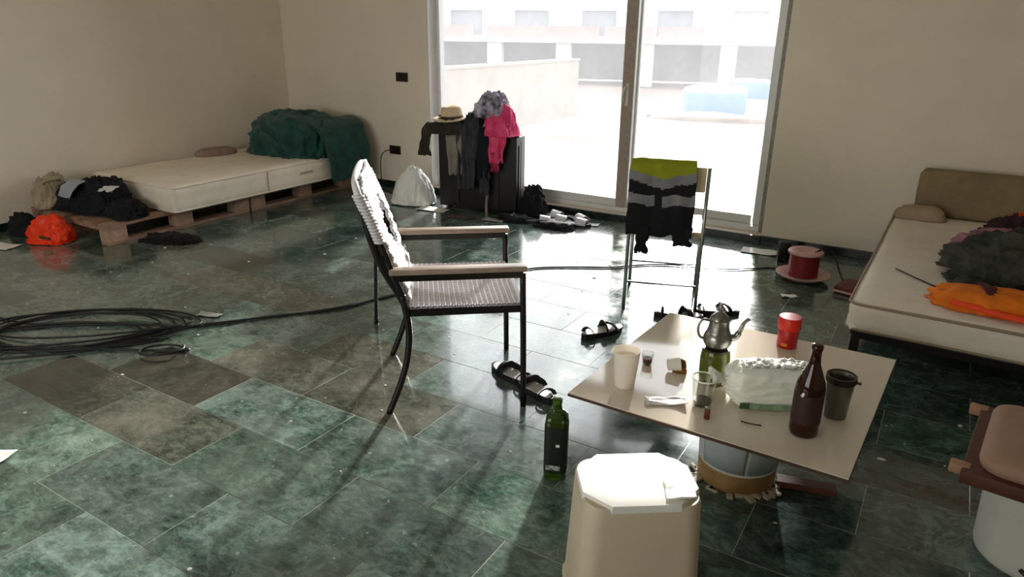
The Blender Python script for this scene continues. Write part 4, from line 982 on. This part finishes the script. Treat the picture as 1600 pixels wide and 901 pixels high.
t = thing('power_adapter', (-.80, 4.80, 0), .3, 'black power adapter standing behind the cable reel', 'adapter')
MB().box((0, 0, .07), (.075, .06, .14), bev=.008).build('body', M_black, t, smooth=40)
MB().tube(spline([(0, -.03, .03), (.02, -.08, .008), (.08, -.1, .006), (.14, -.08, .006)], 5), .004, 6).build('cord', M_cable, t, smooth=True)
t = thing('red_crate_lid', (-.285, 4.42, 0), -.25, 'flat dark red plastic lid half under the low bed', 'lid')
MB().box((0, 0, .022), (.22, .2, .044), bev=.008).build('panel', mat('dark_red_plastic', '#5f1518', .45), t, smooth=40)
MB().box((0, -.102, .014), (.22, .008, .012), bev=.003).build('pale_edge', mat('pale_pink_edge', '#c7a39c', .5), t)
paper((-.98, 4.93, 0), .1, (.24, .13), 'white paper sheet on the floor by the skirting right of the door', 'paper_note')

# ================================================================== FLOOR CABLES
zc = .006
main = [(-3.12, 1.98, zc), (-2.98, 2.16, zc), (-2.80, 2.38, zc), (-2.66, 2.60, zc), (-2.54, 2.889, zc), (-2.38, 3.25, zc), (-2.15, 3.70, zc), (-1.95, 3.88, zc), (-1.729, 4.02, zc), (-1.55, 4.2, zc), (-1.393, 4.30, zc), (-1.22, 4.33, zc), (-1.08, 4.40, zc), (-.98, 4.47, zc), (-.85, 4.58, zc), (-.76, 4.62, zc)]
cbl = thing('long_cable', (-3.12, 1.98, 0), 0, 'long black cable running across the floor to the red reel', 'cable')
MB().tube([Vector(p)-Vector((-3.12, 1.98, 0)) for p in spline(main, 8)], .0055, 6).build('run', M_cable, cbl, smooth=True)
MB().tube([Vector(p)-Vector((-3.12, 1.98, 0))+Vector((.02*math.sin(i*.35), -.012, .001)) for i, p in enumerate(spline(main[:6], 8))], .005, 6).build('second_strand', M_cable, cbl, smooth=True)
coil = thing('cable_coil', (-3.55, 1.60, 0), .67, 'tangled coil of black cable lying on the marble floor at left', 'cable', )
rc = random.Random(4)
# one long tangled run: flattened loops drifting along the coil's length, strands riding over each other
pts = []
for k in range(7):
    ax, ay = rc.uniform(.36, .56), rc.uniform(.13, .27); ox, oy = rc.uniform(-.12, .12), rc.uniform(-.07, .07); ph = rc.uniform(-.3, .3)
    for i in range(12):
        a = 2*PI*i/12+ph; w = 1+.14*noise.noise(Vector((k*3.1, i*.6, 2)))
        pts.append((ox+ax*math.cos(a)*w, oy+ay*math.sin(a)*w, .006+.0045*k*(.5+.5*math.sin(a*1.5+k))))
MB().tube(spline(pts, 5), .0055, 6).build('loops', M_cable, coil, smooth=True)
lp = [(.52+.10*math.cos(2*PI*i/14), -.27+.065*math.sin(2*PI*i/14), .006+.001*i) for i in range(16)]
MB().tube(spline([(.1, -.2, .012), (.3, -.23, .007)]+lp, 5), .0055, 6).build('small_loop', M_cable, coil, smooth=True)
MB().tube(spline([(-.75, .38, .006), (-.5, .26, .006), (-.25, .12, .012), (.0, .1, .02), (.3, .06, .014), (.5, .02, .008), (.62, .03, .006)], 6), .0055, 6).build('leading_strand', M_cable, coil, smooth=True)
for k, yy in enumerate((-.25, -.19, -.31)):
    MB().tube(spline([(-.75, yy-.1, .006), (-.45, yy-.03, .007+.004*k), (-.1, yy+.02, .012), (.2, yy+.08, .01), (.45, yy+.2, .008)], 6), .0055, 6).build('trailing_strand', M_cable, coil, smooth=True)

# plaster chips and dust flakes scattered over the floor
rd_ = random.Random(9); mb = MB()
for k in range(210):
    x = rd_.uniform(-4.6, .6); y = rd_.uniform(.75, 4.9)
    s = rd_.choice((.002, .003, .003, .004, .005, .008)) * (1.3 if y > 2.5 else .9)
    mb.lathe([(s, 0), (s*.8, s*.25), (s*.2, s*.3)], 5, (x, y, 0), sx=rd_.uniform(.7, 1.6), sy=rd_.uniform(.6, 1.1))
oo = mb.build('plaster_chips', mat('white_plaster_chip', '#cfcdc6', .9), None); tag(oo, 'small white plaster chips scattered over the green marble floor', 'debris', kind='stuff')
paper((-2.68, .86, 0), .4, (.12, .1), 'torn white paper scrap at the left edge of the floor', 'torn_paper')
paper((-.62, 4.12, 0), .5, (.09, .04), 'white plastic shred on the floor before the cable reel', 'plastic_shred', 'plastic')
paper((-3.18, 2.12, 0), .4, (.13, .05), 'pale grey smear of dried plaster beside the cable coil', 'plaster_smear', 'plaster', mat('dried_plaster', '#a9aaa2', .9))
